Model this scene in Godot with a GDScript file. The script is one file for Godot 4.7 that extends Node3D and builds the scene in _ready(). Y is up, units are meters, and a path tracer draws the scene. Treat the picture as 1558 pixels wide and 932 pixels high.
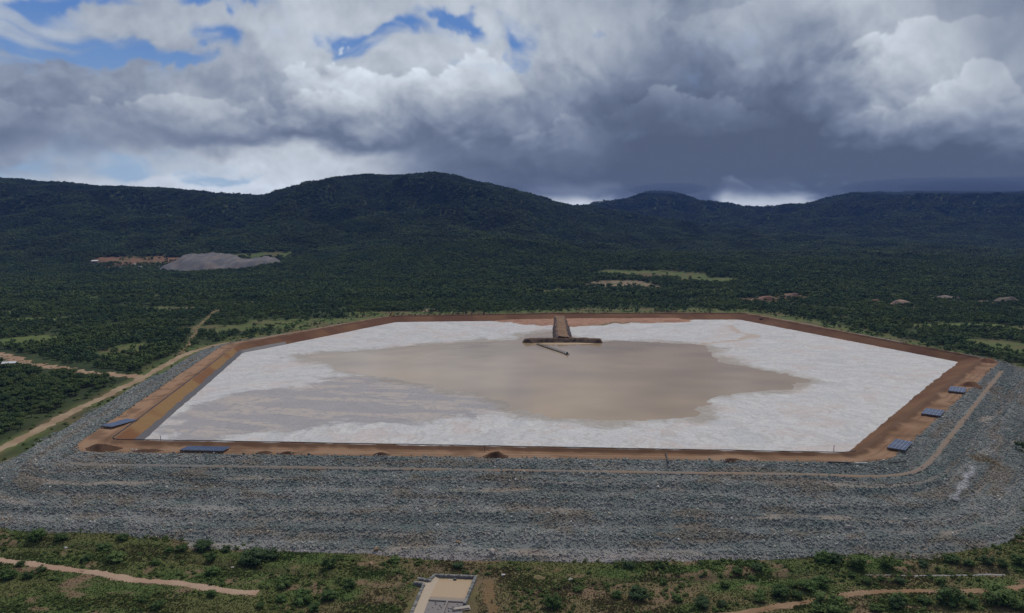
extends Node3D
# A tailings pond on a valley plain, seen from about 120 m above the meadow at the foot of its rock-fill embankment.
# Metres, y up, the camera stands over the origin and looks along -z.

const CREST := 20.0
const POND := 14.3
var used := {}
var rng := RandomNumberGenerator.new()
var na := FastNoiseLite.new()      # unit-scale fractal noise, sampled with scaled coordinates
var nb := FastNoiseLite.new()
var nsky := FastNoiseLite.new()
var nsky2 := FastNoiseLite.new()
var nsky3 := FastNoiseLite.new()
var tex_grain: ImageTexture
var tex_coarse: ImageTexture

# ---------------------------------------------------------------- small helpers
func numbered(called: String) -> String:
	var n: int = used.get(called, -1) + 1
	used[called] = n
	return called if n == 0 else "%s_%03d" % [called, n]

func tag(o: Node, label: String, category: String, group := "", kind := "") -> Node:
	o.set_meta("label", label)
	o.set_meta("category", category)
	if group != "": o.set_meta("group", group)
	if kind != "": o.set_meta("kind", kind)
	return o

func thing(called: String, label: String, category: String, at := Vector3.ZERO, turn := 0.0, group := "") -> Node3D:
	var o := Node3D.new()
	o.name = numbered(called)
	add_child(o)
	o.position = at
	o.rotation.y = turn
	tag(o, label, category, group)
	return o

func part(called: String, mesh: Mesh, mat: Material, parent: Node) -> MeshInstance3D:
	var o := MeshInstance3D.new()
	o.name = called if parent != self else numbered(called)
	o.mesh = mesh
	o.material_override = mat
	parent.add_child(o, true)
	return o

func structure(called: String, mesh: Mesh, mat: Material, label: String, category: String) -> MeshInstance3D:
	var o := part(called, mesh, mat, self)
	tag(o, label, category, "", "structure")
	return o

func stuff(called: String, mesh: Mesh, mat: Material, buf: PackedFloat32Array, parent: Node) -> MultiMeshInstance3D:
	var m := MultiMesh.new()
	m.transform_format = MultiMesh.TRANSFORM_3D
	m.use_colors = true
	m.mesh = mesh
	m.instance_count = buf.size() / 16
	m.buffer = buf
	var o := MultiMeshInstance3D.new()
	o.name = called if parent != self else numbered(called)
	o.multimesh = m
	o.material_override = mat
	o.set_meta("kind", "stuff")
	parent.add_child(o, true)
	return o

func put(buf: PackedFloat32Array, b: Basis, p: Vector3, c: Color) -> void:
	buf.append_array(PackedFloat32Array([b.x.x, b.y.x, b.z.x, p.x, b.x.y, b.y.y, b.z.y, p.y, b.x.z, b.y.z, b.z.z, p.z, c.r, c.g, c.b, 1.0]))

func noise_tex(size: int, freq: float, octaves: int, lo: float, hi: float, sd: int, tint := Color.WHITE) -> ImageTexture:
	var n := FastNoiseLite.new()
	n.seed = sd
	n.noise_type = FastNoiseLite.TYPE_SIMPLEX_SMOOTH
	n.frequency = freq
	n.fractal_octaves = octaves
	n.fractal_gain = 0.65
	var src := n.get_seamless_image(size, size, false, false, 0.15, true)
	var im := Image.create(size, size, false, Image.FORMAT_RGB8)
	for y in size:
		for x in size:
			var v: float = lo + (hi - lo) * src.get_pixel(x, y).r
			im.set_pixel(x, y, Color(v * tint.r, v * tint.g, v * tint.b))
	return ImageTexture.create_from_image(im)

# vertex-coloured matter with a fine neutral grain laid over it
func ground_mat(rough := 0.95, tex: Texture2D = null, metres := 4.0) -> StandardMaterial3D:
	var m := StandardMaterial3D.new()
	m.vertex_color_use_as_albedo = true
	m.roughness = rough
	m.metallic_specular = 0.3
	if tex:
		m.albedo_texture = tex
		m.uv1_triplanar = true
		m.uv1_world_triplanar = true
		m.uv1_scale = Vector3.ONE / metres
	return m

func plain_mat(c: Color, rough := 0.8, metal := 0.0) -> StandardMaterial3D:   # c is linear
	var m := StandardMaterial3D.new()
	m.albedo_color = c.linear_to_srgb()
	m.roughness = rough
	m.metallic = metal
	return m

func grained(c: Color, rough := 0.9, metres := 3.0) -> StandardMaterial3D:
	var m := plain_mat(c, rough)
	m.albedo_texture = tex_grain
	m.uv1_triplanar = true
	m.uv1_world_triplanar = true
	m.uv1_scale = Vector3.ONE / metres
	return m

func grid_mesh(v: PackedVector3Array, c: PackedColorArray, cols: int, rows: int, closed := false, uv := PackedVector2Array()) -> ArrayMesh:
	var idx := PackedInt32Array()
	idx.resize((rows - 1) * (cols if closed else cols - 1) * 6)
	var k := 0
	for r in rows - 1:
		for q in (cols if closed else cols - 1):
			var a := r * cols + q
			var b := r * cols + (q + 1) % cols
			idx[k] = a; idx[k + 1] = b; idx[k + 2] = a + cols
			idx[k + 3] = b; idx[k + 4] = b + cols; idx[k + 5] = a + cols
			k += 6
	var nrm := PackedVector3Array()
	nrm.resize(v.size())
	for i in range(0, idx.size(), 3):
		var f := (v[idx[i + 2]] - v[idx[i]]).cross(v[idx[i + 1]] - v[idx[i]])
		nrm[idx[i]] += f
		nrm[idx[i + 1]] += f
		nrm[idx[i + 2]] += f
	for i in nrm.size():
		nrm[i] = nrm[i].normalized()
	var arr := []
	arr.resize(Mesh.ARRAY_MAX)
	arr[Mesh.ARRAY_VERTEX] = v
	arr[Mesh.ARRAY_NORMAL] = nrm
	if c.size(): arr[Mesh.ARRAY_COLOR] = c
	if uv.size(): arr[Mesh.ARRAY_TEX_UV] = uv
	arr[Mesh.ARRAY_INDEX] = idx
	var m := ArrayMesh.new()
	m.add_surface_from_arrays(Mesh.PRIMITIVE_TRIANGLES, arr)
	return m

func soup(v: PackedVector3Array, c := PackedColorArray()) -> ArrayMesh:     # flat-shaded triangles
	var nrm := PackedVector3Array()
	nrm.resize(v.size())
	for i in range(0, v.size(), 3):
		var f := (v[i + 2] - v[i]).cross(v[i + 1] - v[i]).normalized()
		nrm[i] = f; nrm[i + 1] = f; nrm[i + 2] = f
	var arr := []
	arr.resize(Mesh.ARRAY_MAX)
	arr[Mesh.ARRAY_VERTEX] = v
	arr[Mesh.ARRAY_NORMAL] = nrm
	if c.size(): arr[Mesh.ARRAY_COLOR] = c
	var m := ArrayMesh.new()
	m.add_surface_from_arrays(Mesh.PRIMITIVE_TRIANGLES, arr)
	return m

# a box with its corners given by a transform, appended as triangles; taper narrows the top
func add_box(v: PackedVector3Array, size: Vector3, t: Transform3D, taper := Vector2.ONE) -> void:
	var h := size * 0.5
	var p: Array[Vector3] = []
	for s: Vector3 in [Vector3(-1, -1, -1), Vector3(1, -1, -1), Vector3(1, -1, 1), Vector3(-1, -1, 1), Vector3(-1, 1, -1), Vector3(1, 1, -1), Vector3(1, 1, 1), Vector3(-1, 1, 1)]:
		var k := Vector2(taper.x, taper.y) if s.y > 0 else Vector2.ONE
		p.append(t * Vector3(s.x * h.x * k.x, s.y * h.y, s.z * h.z * k.y))
	for q: Array in [[4, 5, 6, 7], [3, 2, 1, 0], [0, 1, 5, 4], [1, 2, 6, 5], [2, 3, 7, 6], [3, 0, 4, 7]]:
		v.append_array(PackedVector3Array([p[q[0]], p[q[1]], p[q[2]], p[q[0]], p[q[2]], p[q[3]]]))

func box(size: Vector3, at := Vector3.ZERO, taper := Vector2.ONE) -> ArrayMesh:
	var v := PackedVector3Array()
	add_box(v, size, Transform3D(Basis(), at), taper)
	return soup(v)

func add_tube(v: PackedVector3Array, a: Vector3, b: Vector3, ra: float, rb: float, sides := 7) -> void:
	var d := (b - a).normalized()
	var x := d.cross(Vector3.UP if absf(d.y) < 0.9 else Vector3.RIGHT).normalized()
	var y := d.cross(x)
	for i in sides:
		var p := x * cos(TAU * i / sides) + y * sin(TAU * i / sides)
		var q := x * cos(TAU * (i + 1) / sides) + y * sin(TAU * (i + 1) / sides)
		v.append_array(PackedVector3Array([a + p * ra, b + p * rb, b + q * rb, a + p * ra, b + q * rb, a + q * ra, b, b + q * rb, b + p * rb, a, a + p * ra, a + q * ra]))

func tube(pts: Array[Vector3], r: float, sides := 7) -> ArrayMesh:
	var v := PackedVector3Array()
	for i in pts.size() - 1:
		add_tube(v, pts[i], pts[i + 1], r, r, sides)
	return soup(v)

func sm(a: float, b: float, x: float) -> float:
	return smoothstep(a, b, x)

# ---------------------------------------------------------------- sky: air and clouds by direction
# Tone of the cloud deck over the valley, every 3 degrees of azimuth from -36 to 36, rows at the elevations below.
const TONE_AT := [1.5, 2.5, 4.0, 5.5, 7.0, 8.5, 10.0, 12.0, 14.0, 16.0]
const TONE := [
	[224, 224, 226, 228, 230, 230, 226, 218, 210, 200, 162, 125, 112, 225, 235, 122, 76, 84, 222, 220, 82, 80, 81, 85, 85],
	[218, 220, 224, 226, 230, 230, 226, 220, 212, 200, 152, 118, 106, 128, 134, 100, 78, 82, 108, 106, 80, 79, 82, 87, 87],
	[150, 166, 184, 194, 206, 212, 212, 214, 206, 180, 142, 111, 106, 103, 99, 91, 85, 82, 80, 78, 78, 82, 90, 98, 100],
	[126, 124, 133, 140, 134, 127, 124, 120, 117, 119, 120, 118, 115, 110, 104, 98, 96, 93, 88, 87, 93, 108, 121, 124, 128],
	[138, 137, 141, 144, 147, 149, 152, 155, 152, 147, 151, 150, 143, 129, 112, 101, 96, 104, 101, 100, 114, 139, 154, 147, 150],
	[154, 150, 154, 157, 161, 162, 164, 168, 171, 173, 173, 170, 164, 146, 123, 107, 99, 108, 113, 119, 131, 161, 172, 164, 167],
	[171, 168, 173, 168, 174, 177, 179, 182, 186, 192, 189, 186, 180, 164, 145, 124, 111, 112, 139, 136, 148, 177, 185, 173, 169],
	[188, 186, 180, 186, 184, 183, 189, 197, 200, 202, 201, 198, 194, 187, 175, 151, 130, 126, 158, 152, 168, 190, 177, 153, 149],
	[193, 193, 184, 184, 187, 181, 189, 201, 199, 192, 193, 195, 195, 197, 184, 168, 149, 149, 162, 160, 176, 182, 157, 140, 140],
	[193, 193, 184, 183, 187, 181, 189, 195, 191, 192, 194, 198, 197, 189, 180, 170, 162, 162, 168, 161, 177, 179, 156, 140, 140]]
# gaps in the deck where blue shows: azimuth, elevation, half width, half height
const GAPS := [[-32.1, 10.6, 4.6, 1.2], [-28.0, 10.4, 2.9, 0.8], [-21.4, 12.4, 1.5, 1.2], [-23.2, 10.3, 1.4, 0.5], [-33.5, 13.0, 2.5, 1.0], [-9.3, 13.7, 3.0, 0.7], [-10.8, 12.8, 1.3, 0.9], [-4.2, 14.9, 1.6, 0.4],
	[-2.9, 12.1, 1.1, 0.5], [0.5, 12.6, 1.2, 1.5], [6.3, 14.0, 0.5, 0.3], [-26.8, 3.9, 4.3, 0.6], [-33.9, 3.4, 2.6, 0.4], [-22.0, 3.2, 2.9, 0.2], [-20.8, 15.2, 3.0, 0.5], [-29.5, 14.2, 2.4, 0.6],
	[-47.0, 14.0, 5.0, 2.0], [-62.0, 18.0, 6.0, 3.0], [-18.0, 24.0, 5.0, 2.0], [20.0, 33.0, 6.0, 2.5], [-40.0, 38.0, 9.0, 4.0], [75.0, 22.0, 6.0, 2.0], [130.0, 28.0, 8.0, 3.0], [-130.0, 25.0, 9.0, 3.0], [-100.0, 40.0, 9.0, 4.0]]
# banks of cumulus whose lit heads stand out against what lies behind: azimuth, half width, elevation of the heads, how far down the light reaches, gain
const BANKS := [[-7.0, 9.0, 12.6, 2.6, 26.0], [-25.0, 11.0, 9.8, 2.0, 20.0], [-15.0, 8.0, 10.6, 1.8, 14.0], [13.0, 6.0, 9.9, 1.4, 22.0], [27.0, 7.0, 13.4, 2.8, 24.0], [31.0, 7.0, 9.2, 2.0, 20.0], [17.2, 1.8, 5.5, 0.5, 34.0], [24.5, 1.4, 4.4, 0.4, 24.0], [3.0, 6.0, 8.0, 1.6, 12.0],
	[20.0, 9.0, 16.5, 2.2, 16.0], [52.0, 10.0, 11.0, 2.5, 22.0], [-52.0, 10.0, 12.0, 2.5, 22.0], [84.0, 14.0, 14.0, 3.0, 22.0], [-88.0, 16.0, 13.0, 3.0, 22.0], [125.0, 16.0, 12.0, 3.0, 22.0], [-130.0, 16.0, 15.0, 3.0, 22.0], [168.0, 18.0, 13.0, 3.0, 22.0]]
const SKY_W := 4096
const SKY_H := 2048
const SKY_ROWS := 16
var sky_parts := []

func tone_at(az: float, el: float, wide: float) -> float:
	# inside the table's reach the mapped deck, elsewhere slow noise, out of view, brightening overhead to light the ground
	var out := clampf(110.0 + 70.0 * wide + 1.75 * maxf(el - 13.0, 0.0), 80.0, 212.0)
	if el < 7.0: out = lerpf(out, 98.0 + 40.0 * wide, (7.0 - el) / 7.0)
	var reach := (1.0 - sm(34.0, 46.0, absf(az))) * (1.0 - sm(15.0, 26.0, el))
	if reach <= 0.0: return out
	var fx := clampf((az + 36.0) / 3.0, 0.0, 23.999)
	var ix := int(fx)
	fx -= ix
	fx = fx * fx * (3.0 - 2.0 * fx)
	var iy := 0
	while iy < 8 and TONE_AT[iy + 1] < el: iy += 1
	var fy := clampf((el - TONE_AT[iy]) / (TONE_AT[iy + 1] - TONE_AT[iy]), 0.0, 1.0)
	fy = fy * fy * (3.0 - 2.0 * fy)
	var t0: float = lerpf(TONE[iy][ix], TONE[iy][ix + 1], fx)
	var t1: float = lerpf(TONE[iy + 1][ix], TONE[iy + 1][ix + 1], fx)
	return lerpf(out, lerpf(t0, t1, fy), reach)

func sky_band(job: int) -> void:
	var data := PackedFloat32Array()
	data.resize(SKY_W * SKY_ROWS * 3)
	var k := 0
	for r in SKY_ROWS:
		var el := 90.0 - (job * SKY_ROWS + r + 0.5) * 180.0 / SKY_H
		var se := sin(deg_to_rad(el))
		var ce := cos(deg_to_rad(el))
		# clouds are seen ever more edge-on towards the horizon
		var lift := 1.0 * se / (0.42 + absf(se))
		for x in SKY_W:
			var az := (x + 0.5) * 360.0 / SKY_W
			if az > 180.0: az -= 360.0
			var a := deg_to_rad(az)
			var d := Vector3(sin(a), lift, -cos(a))
			if el > 30.0: d = Vector3(sin(a) * ce * 1.15, lift, -cos(a) * ce * 1.15)
			var w1 := nsky.get_noise_3dv(d * 6.0)
			var w2 := nsky.get_noise_3dv(d * 6.0 + Vector3(31, 7, 11))
			var big := nsky.get_noise_3dv(d * 11.0 + Vector3(5, 50, 9))
			var at := d * 15.0 + Vector3(w1, w2, w1) * 0.6
			var fine := nsky2.get_noise_3dv(at)
			var fine2 := nsky2.get_noise_3dv(at + Vector3(0.07, 0.20, 0.0))
			var puff := nsky3.get_noise_3dv(at * 0.62 + Vector3(9, 3, 70))     # round heads with creases between
			var small := clampf((el + 0.5) / 8.0, 0.22, 1.0)
			var u := az + w1 * 2.0 + fine * 2.6 + puff * 0.9
			var v := el + (w2 * 1.0 + fine * 1.8 - puff * 1.3) * small
			var t := tone_at(u, v, nsky.get_noise_3dv(d * 3.0))
			# billows: sunlit upper flanks, greyer undersides
			var body := clampf((t - 76.0) / 90.0, 0.22, 1.0)
			t += ((fine - fine2) * 30.0 + fine * 11.0 - puff * 11.0) * body + big * 8.0
			var hole := 0.0
			for g: Array in GAPS:
				var gx: float = (u - g[0]) / g[2]
				if gx > 2.2 or gx < -2.2: continue
				var gy: float = (v - g[1]) / g[3]
				if gy > 2.2 or gy < -2.2: continue
				hole += exp(-(gx * gx + gy * gy) * 0.8)
			hole = sm(0.20, 0.75, hole * 0.95 + fine * 0.5 + puff * 0.15 + big * 0.15 + 0.02)
			for b: Array in BANKS:
				var bx: float = absf(u - b[0]) / b[1]
				if bx >= 1.0: continue
				var drop: float = b[2] + w2 * 2.2 - puff * 1.5 * small + fine * 1.6 * small - bx * bx * 1.5 - el
				if drop <= 0.0 or drop > 9.0: continue
				var solid: float = sm(0.0, 0.22, drop) * (1.0 - bx * bx)
				t += b[4] * solid * exp(-drop / b[3]) * (1.0 + fine * 1.2)
				hole *= 1.0 - solid * exp(-drop / 3.0)
			# thin drifting veils over the blue
			hole *= 1.0 - 0.75 * sm(-0.15, 0.3, nsky2.get_noise_3d(d.x * 9.0 + w1, d.y * 22.0 + w2 * 2.0 + d.x * 6.0, d.z * 9.0))
			t = clampf(t, 66.0, 232.0)
			var s := t / 255.0
			var dim := 1.0 - sm(0.3, 0.82, s)
			var c := Color(s * (0.958 - 0.075 * dim), s, s * (1.05 + 0.185 * dim)).srgb_to_linear()
			if hole > 0.0:
				var low := clampf(1.0 - el / 14.0, 0.0, 1.0)
				var air := Color(0.085 + 0.30 * low, 0.215 + 0.33 * low, 0.53 + 0.16 * low)
				c = c.lerp(air, hole * 0.92)
			data[k] = c.r
			data[k + 1] = c.g
			data[k + 2] = c.b
			k += 3
	sky_parts[job] = data

func make_sky() -> Sky:
	var jobs := SKY_H / 2 / SKY_ROWS
	sky_parts.resize(jobs)
	var id := WorkerThreadPool.add_group_task(sky_band, jobs, -1, true)
	WorkerThreadPool.wait_for_group_task_completion(id)
	var all := PackedByteArray()
	for p: PackedFloat32Array in sky_parts:
		all.append_array(p.to_byte_array())
	var below := PackedFloat32Array()
	below.resize(SKY_W * 3)
	for x in SKY_W:
		below[x * 3] = 0.06; below[x * 3 + 1] = 0.065; below[x * 3 + 2] = 0.07
	var row := below.to_byte_array()
	for y in SKY_H / 2:
		all.append_array(row)
	sky_parts.clear()
	var im := Image.create_from_data(SKY_W, SKY_H, false, Image.FORMAT_RGBF, all)
	var m := PanoramaSkyMaterial.new()
	m.panorama = ImageTexture.create_from_image(im)
	var s := Sky.new()
	s.sky_material = m
	return s

# ---------------------------------------------------------------- the lie of the land
const PLAIN_Z := [-9000.0, -2600.0, -1800.0, -1200.0, -835.0, -700.0, -600.0, -473.0, -340.0, -300.0, -262.0, 2000.0]
const PLAIN_Y := [26.0, 26.0, 24.0, 21.0, 19.2, 17.2, 14.5, 10.5, 5.0, 2.0, 0.0, 0.0]
# outline of the crest's outer edge, its inner lip and the foot of the inner slope: front left, front right, right, back right, back middle, back left, left
const OUTER := [Vector2(-200, -318), Vector2(161, -303), Vector2(366, -540), Vector2(277, -850), Vector2(54, -848), Vector2(-140, -823), Vector2(-247, -622)]
const LIP := [Vector2(-188, -335), Vector2(150, -314), Vector2(356, -549), Vector2(265, -838), Vector2(52, -838), Vector2(-133, -811), Vector2(-233, -612)]
const FOOT := [Vector2(-181, -347), Vector2(152, -326), Vector2(347, -561), Vector2(258, -822), Vector2(51, -822), Vector2(-128, -800), Vector2(-227, -606)]
const SHORE := [Vector2(-170, -595), Vector2(-124, -624), Vector2(-48, -667), Vector2(1, -683), Vector2(17, -717), Vector2(41, -738), Vector2(58, -690), Vector2(80, -671), Vector2(135, -671), Vector2(172, -649), Vector2(166, -568), Vector2(192, -524), Vector2(210, -498), Vector2(184, -477), Vector2(123, -445), Vector2(105, -405), Vector2(54, -391), Vector2(22, -397), Vector2(0, -421), Vector2(-8, -437), Vector2(-62, -490), Vector2(-98, -512), Vector2(-126, -533)]
const WET := [Vector2(-198, -362), Vector2(-185, -412), Vector2(-176, -441), Vector2(-128, -500), Vector2(-104, -514), Vector2(-62, -492), Vector2(-2, -440), Vector2(4, -411), Vector2(-29, -396), Vector2(-64, -388), Vector2(-114, -378), Vector2(-149, -360)]
const BARE := [Vector2(-29, -826), Vector2(8, -791), Vector2(42, -768), Vector2(63, -768), Vector2(130, -789), Vector2(198, -806), Vector2(205, -840), Vector2(-40, -840)]
# ridge crests: x, height, z
const RIDGE_A := [Vector3(-5200, 330, -3100), Vector3(-3935, 332, -3000), Vector3(-3401, 345, -3000), Vector3(-2518, 324, -2900), Vector3(-2005, 309, -2900), Vector3(-1851, 297, -2900), Vector3(-1595, 276, -2900), Vector3(-1363, 271, -2900), Vector3(-1198, 253, -3000), Vector3(-1038, 242, -3000), Vector3(-916, 250, -2950), Vector3(-770, 286, -2900), Vector3(-692, 312, -2900), Vector3(-563, 323, -2900), Vector3(-435, 322, -2900), Vector3(-306, 331, -2900), Vector3(-229, 320, -2900), Vector3(-152, 299, -2900), Vector3(-49, 278, -2900), Vector3(54, 253, -2900), Vector3(180, 210, -2850), Vector3(309, 161, -2750), Vector3(449, 101, -2500), Vector3(554, 47, -2200)]
const RIDGE_B := [Vector3(-600, 200, -4700), Vector3(4, 230, -4600), Vector3(373, 240, -4600), Vector3(578, 246, -4600), Vector3(685, 284, -4500), Vector3(824, 329, -4500), Vector3(964, 332, -4500), Vector3(1045, 307, -4500), Vector3(1207, 244, -4500), Vector3(1368, 220, -4500), Vector3(1570, 198, -4500), Vector3(1812, 170, -4500)]
const RIDGE_C := [Vector3(1347, 168, -4300), Vector3(1576, 200, -4300), Vector3(1688, 235, -4200), Vector3(1798, 279, -4200), Vector3(1946, 305, -4200), Vector3(2320, 314, -4200), Vector3(2910, 314, -4200), Vector3(3625, 335, -4200), Vector3(5200, 355, -4200)]
const DITCH_LEFT := [Vector2(-230, -258), Vector2(-189, -258), Vector2(-165, -259), Vector2(-139, -256), Vector2(-105, -248), Vector2(-63, -239)]
const DITCH_RIGHT := [Vector2(9, -228), Vector2(27, -236), Vector2(50, -239), Vector2(84, -239), Vector2(118, -240), Vector2(175, -238), Vector2(230, -238)]
const ROAD_LEFT := [Vector2(-253, -300), Vector2(-257, -339), Vector2(-258, -358), Vector2(-260, -393), Vector2(-265, -437), Vector2(-266, -502), Vector2(-269, -558), Vector2(-272, -606), Vector2(-264, -640), Vector2(-253, -656)]
const ROAD_BRANCH := [Vector2(-520, -650), Vector2(-462, -620), Vector2(-424, -598), Vector2(-394, -577), Vector2(-366, -558), Vector2(-339, -547), Vector2(-305, -531), Vector2(-268, -522)]
const TRACK_UP := [Vector2(-276, -600), Vector2(-283, -626), Vector2(-306, -699), Vector2(-326, -754), Vector2(-340, -813), Vector2(-356, -880), Vector2(-350, -990)]
const PATH := [Vector2(-225, -259), Vector2(-189, -249), Vector2(-180, -246), Vector2(-164, -243), Vector2(-147, -240), Vector2(-128, -235), Vector2(-114, -233), Vector2(-97, -229), Vector2(-83, -227)]
const TRACK_RIGHT := [Vector2(45, -208), Vector2(61, -213), Vector2(72, -215), Vector2(88, -220), Vector2(99, -223), Vector2(111, -226), Vector2(127, -227), Vector2(139, -227), Vector2(150, -226), Vector2(167, -227), Vector2(181, -228), Vector2(225, -231)]
# clearings in the wood: x, z, half width, half depth, what shows (0 grass, 1 red earth, 2 beige earth, 3 fresh green, 4 dark earth)
const CLEAR := [[-442, -667, 30, 30, 3], [-520, -800, 40, 22, 3], [-420, -900, 60, 24, 0], [-330, -620, 20, 40, 0], [-560, -1050, 60, 26, 0], [-300, -735, 40, 28, 0], [-230, -775, 66, 40, 0], [-150, -850, 60, 22, 0], [178, -1195, 66, 52, 2], [255, -1330, 110, 60, 0], [343, -1255, 60, 50, 0], [355, -1015, 56, 26, 1], [400, -1045, 22, 16, 1],
	[505, -945, 21, 13, 2], [484, -966, 10, 9, 1], [600, -890, 80, 10, 4], [459, -756, 62, 18, 3], [520, -735, 60, 16, 0], [160, -892, 130, 15, 0], [-606, -860, 30, 15, 3], [-850, -1690, 130, 55, 1], [-880, -1610, 40, 25, 1],
	[-600, -1740, 110, 40, 0], [-640, -1590, 150, 62, 4], [-387, -556, 16, 14, 0], [-945, -1655, 22, 22, 2], [640, -975, 45, 18, 2], [70, -1120, 40, 26, 0], [300, -1120, 60, 26, 0], [-101, -880, 14, 20, 2], [430, -640, 26, 40, 0], [560, -680, 70, 18, 0]]

var plain_x := PackedFloat32Array()
var plain_zv := PackedFloat32Array()
var heights := PackedFloat32Array()

func sd_poly(p: Vector2, poly: Array) -> float:       # > 0 outside
	var n := poly.size()
	var best := 1e18
	var inside := false
	var b: Vector2 = poly[n - 1]
	for i in n:
		var a: Vector2 = poly[i]
		var e := b - a
		var w := p - a
		var q := w - e * clampf(w.dot(e) / e.length_squared(), 0.0, 1.0)
		best = minf(best, q.length_squared())
		if (a.y > p.y) != (b.y > p.y) and p.x < (b.x - a.x) * (p.y - a.y) / (b.y - a.y) + a.x: inside = not inside
		b = a
	return -sqrt(best) if inside else sqrt(best)

func line_dist(p: Vector2, pts: Array) -> float:
	var best := 1e18
	for i in pts.size() - 1:
		var a: Vector2 = pts[i]
		var e: Vector2 = pts[i + 1] - a
		var w := p - a
		best = minf(best, (w - e * clampf(w.dot(e) / e.length_squared(), 0.0, 1.0)).length_squared())
	return sqrt(best)

func plain_y(x: float, z: float) -> float:
	var i := 0
	while i < 10 and PLAIN_Z[i + 1] < z: i += 1
	var y: float = lerpf(PLAIN_Y[i], PLAIN_Y[i + 1], clampf((z - PLAIN_Z[i]) / (PLAIN_Z[i + 1] - PLAIN_Z[i]), 0.0, 1.0))
	return y + 4.0 * pow(minf(absf(x) / 200.0, 1.0), 1.5) * clampf((z + 450.0) / 120.0, 0.0, 1.0)

func ridge(x: float, z: float, pts: Array, wide: float, floor_y: float) -> float:
	var spur := 1.0 - absf(na.get_noise_2d(x * 0.16, z * 0.11)) * 2.0
	var near := 1e18
	var sum := 0.0
	var tops := 0.0
	for i in pts.size() - 1:
		var a: Vector3 = pts[i]
		var b: Vector3 = pts[i + 1]
		var ex := b.x - a.x
		var ez := b.z - a.z
		var t := clampf(((x - a.x) * ex + (z - a.z) * ez) / (ex * ex + ez * ez), 0.0, 1.0)
		var d := Vector2(x - a.x - ex * t, z - a.z - ez * t).length()
		near = minf(near, d)
		var w := pow(100.0 / (d + 12.0), 5.0)
		sum += w
		tops += w * lerpf(a.y, b.y, t)
	var q := near / wide
	if q >= 1.0: return 0.0
	var k := pow(1.0 - q, 1.3) * (1.0 + (spur - 0.45) * 0.8 * sm(0.03, 0.3, q) * (1.0 - q))
	return maxf(tops / sum - floor_y, 0.0) * k

func ground_y(x: float, z: float) -> float:
	var y := plain_y(x, z)
	var far := sm(-1000.0, -1700.0, z)
	if z < -1000.0:
		var a := ridge(x, z, RIDGE_A, 1420.0, y) * sm(-1000.0, -1750.0, z)
		var b := ridge(x, z, RIDGE_B, 1700.0, y)
		var c := ridge(x, z, RIDGE_C, 1900.0, y)
		y += pow(pow(a, 4.0) + pow(b, 4.0) + pow(c, 4.0), 0.25)
		y += na.get_noise_2d(x * 0.5, z * 0.5) * 6.0 * far
	var p := Vector2(x, z)
	if z > -1300.0:
		var flat := sm(4.0, 14.0, sd_poly(p, [Vector2(-32, -241), Vector2(-9, -241), Vector2(-9, -210), Vector2(-36, -210)])) if z > -262.0 and absf(x + 20.0) < 60.0 else 1.0
		y += (na.get_noise_2d(x * 2.2, z * 2.2) * 0.75 + na.get_noise_2d(x * 9.0, z * 9.0) * 0.16) * flat
		if z < -620.0: y += na.get_noise_2d(x * 0.7, z * 0.7) * 2.5 * sm(-880.0, -960.0, z)
	if z > -300.0:
		y -= 0.9 * (1.0 - sm(0.3, 2.6, line_dist(p, DITCH_LEFT))) - 0.35 * (1.0 - sm(0.5, 2.2, absf(line_dist(p, DITCH_LEFT) - 3.6)))
		y -= 0.8 * (1.0 - sm(0.3, 2.4, line_dist(p, DITCH_RIGHT))) - 0.3 * (1.0 - sm(0.5, 2.2, absf(line_dist(p, DITCH_RIGHT) - 3.4)))
	if x > -300.0 and x < 420.0 and z > -900.0 and z < -270.0:
		y = lerpf(minf(y, 8.0), y, sm(-3.0, 3.0, sd_poly(p, OUTER)))
	return y

func hq(x: float, z: float) -> float:                  # height of the built ground sheet
	var w := plain_x.size()
	var i := clampi(plain_x.bsearch(x) - 1, 0, w - 2)
	var j := clampi(plain_zv.bsearch(z) - 1, 0, plain_zv.size() - 2)
	var u := clampf((x - plain_x[i]) / (plain_x[i + 1] - plain_x[i]), 0.0, 1.0)
	var v := clampf((z - plain_zv[j]) / (plain_zv[j + 1] - plain_zv[j]), 0.0, 1.0)
	var k := j * w + i
	# the two triangles of the quad share the edge from (i + 1, j) to (i, j + 1)
	if u + v <= 1.0: return heights[k] + u * (heights[k + 1] - heights[k]) + v * (heights[k + w] - heights[k])
	return heights[k + w + 1] + (1.0 - u) * (heights[k + w] - heights[k + w + 1]) + (1.0 - v) * (heights[k + 1] - heights[k + w + 1])

func clearing(x: float, z: float) -> Vector2:           # how open, and what shows there
	var best := 0.0
	var what := 0.0
	var wob := na.get_noise_2d(x * 1.1, z * 1.1) * 0.35 + na.get_noise_2d(x * 4.0, z * 4.0) * 0.2
	for c: Array in CLEAR:
		var dx: float = (x - c[0]) / c[2]
		if absf(dx) > 1.6: continue
		var dz: float = (z - c[1]) / c[3]
		if absf(dz) > 1.6: continue
		var k := 1.0 - sm(0.75, 1.1, sqrt(dx * dx + dz * dz) + wob)
		if k > best:
			best = k
			what = c[4]
	return Vector2(best, what)

func mixc(a: Color, b: Color, t: float) -> Color:
	return a.lerp(b, clampf(t, 0.0, 1.0))

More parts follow.
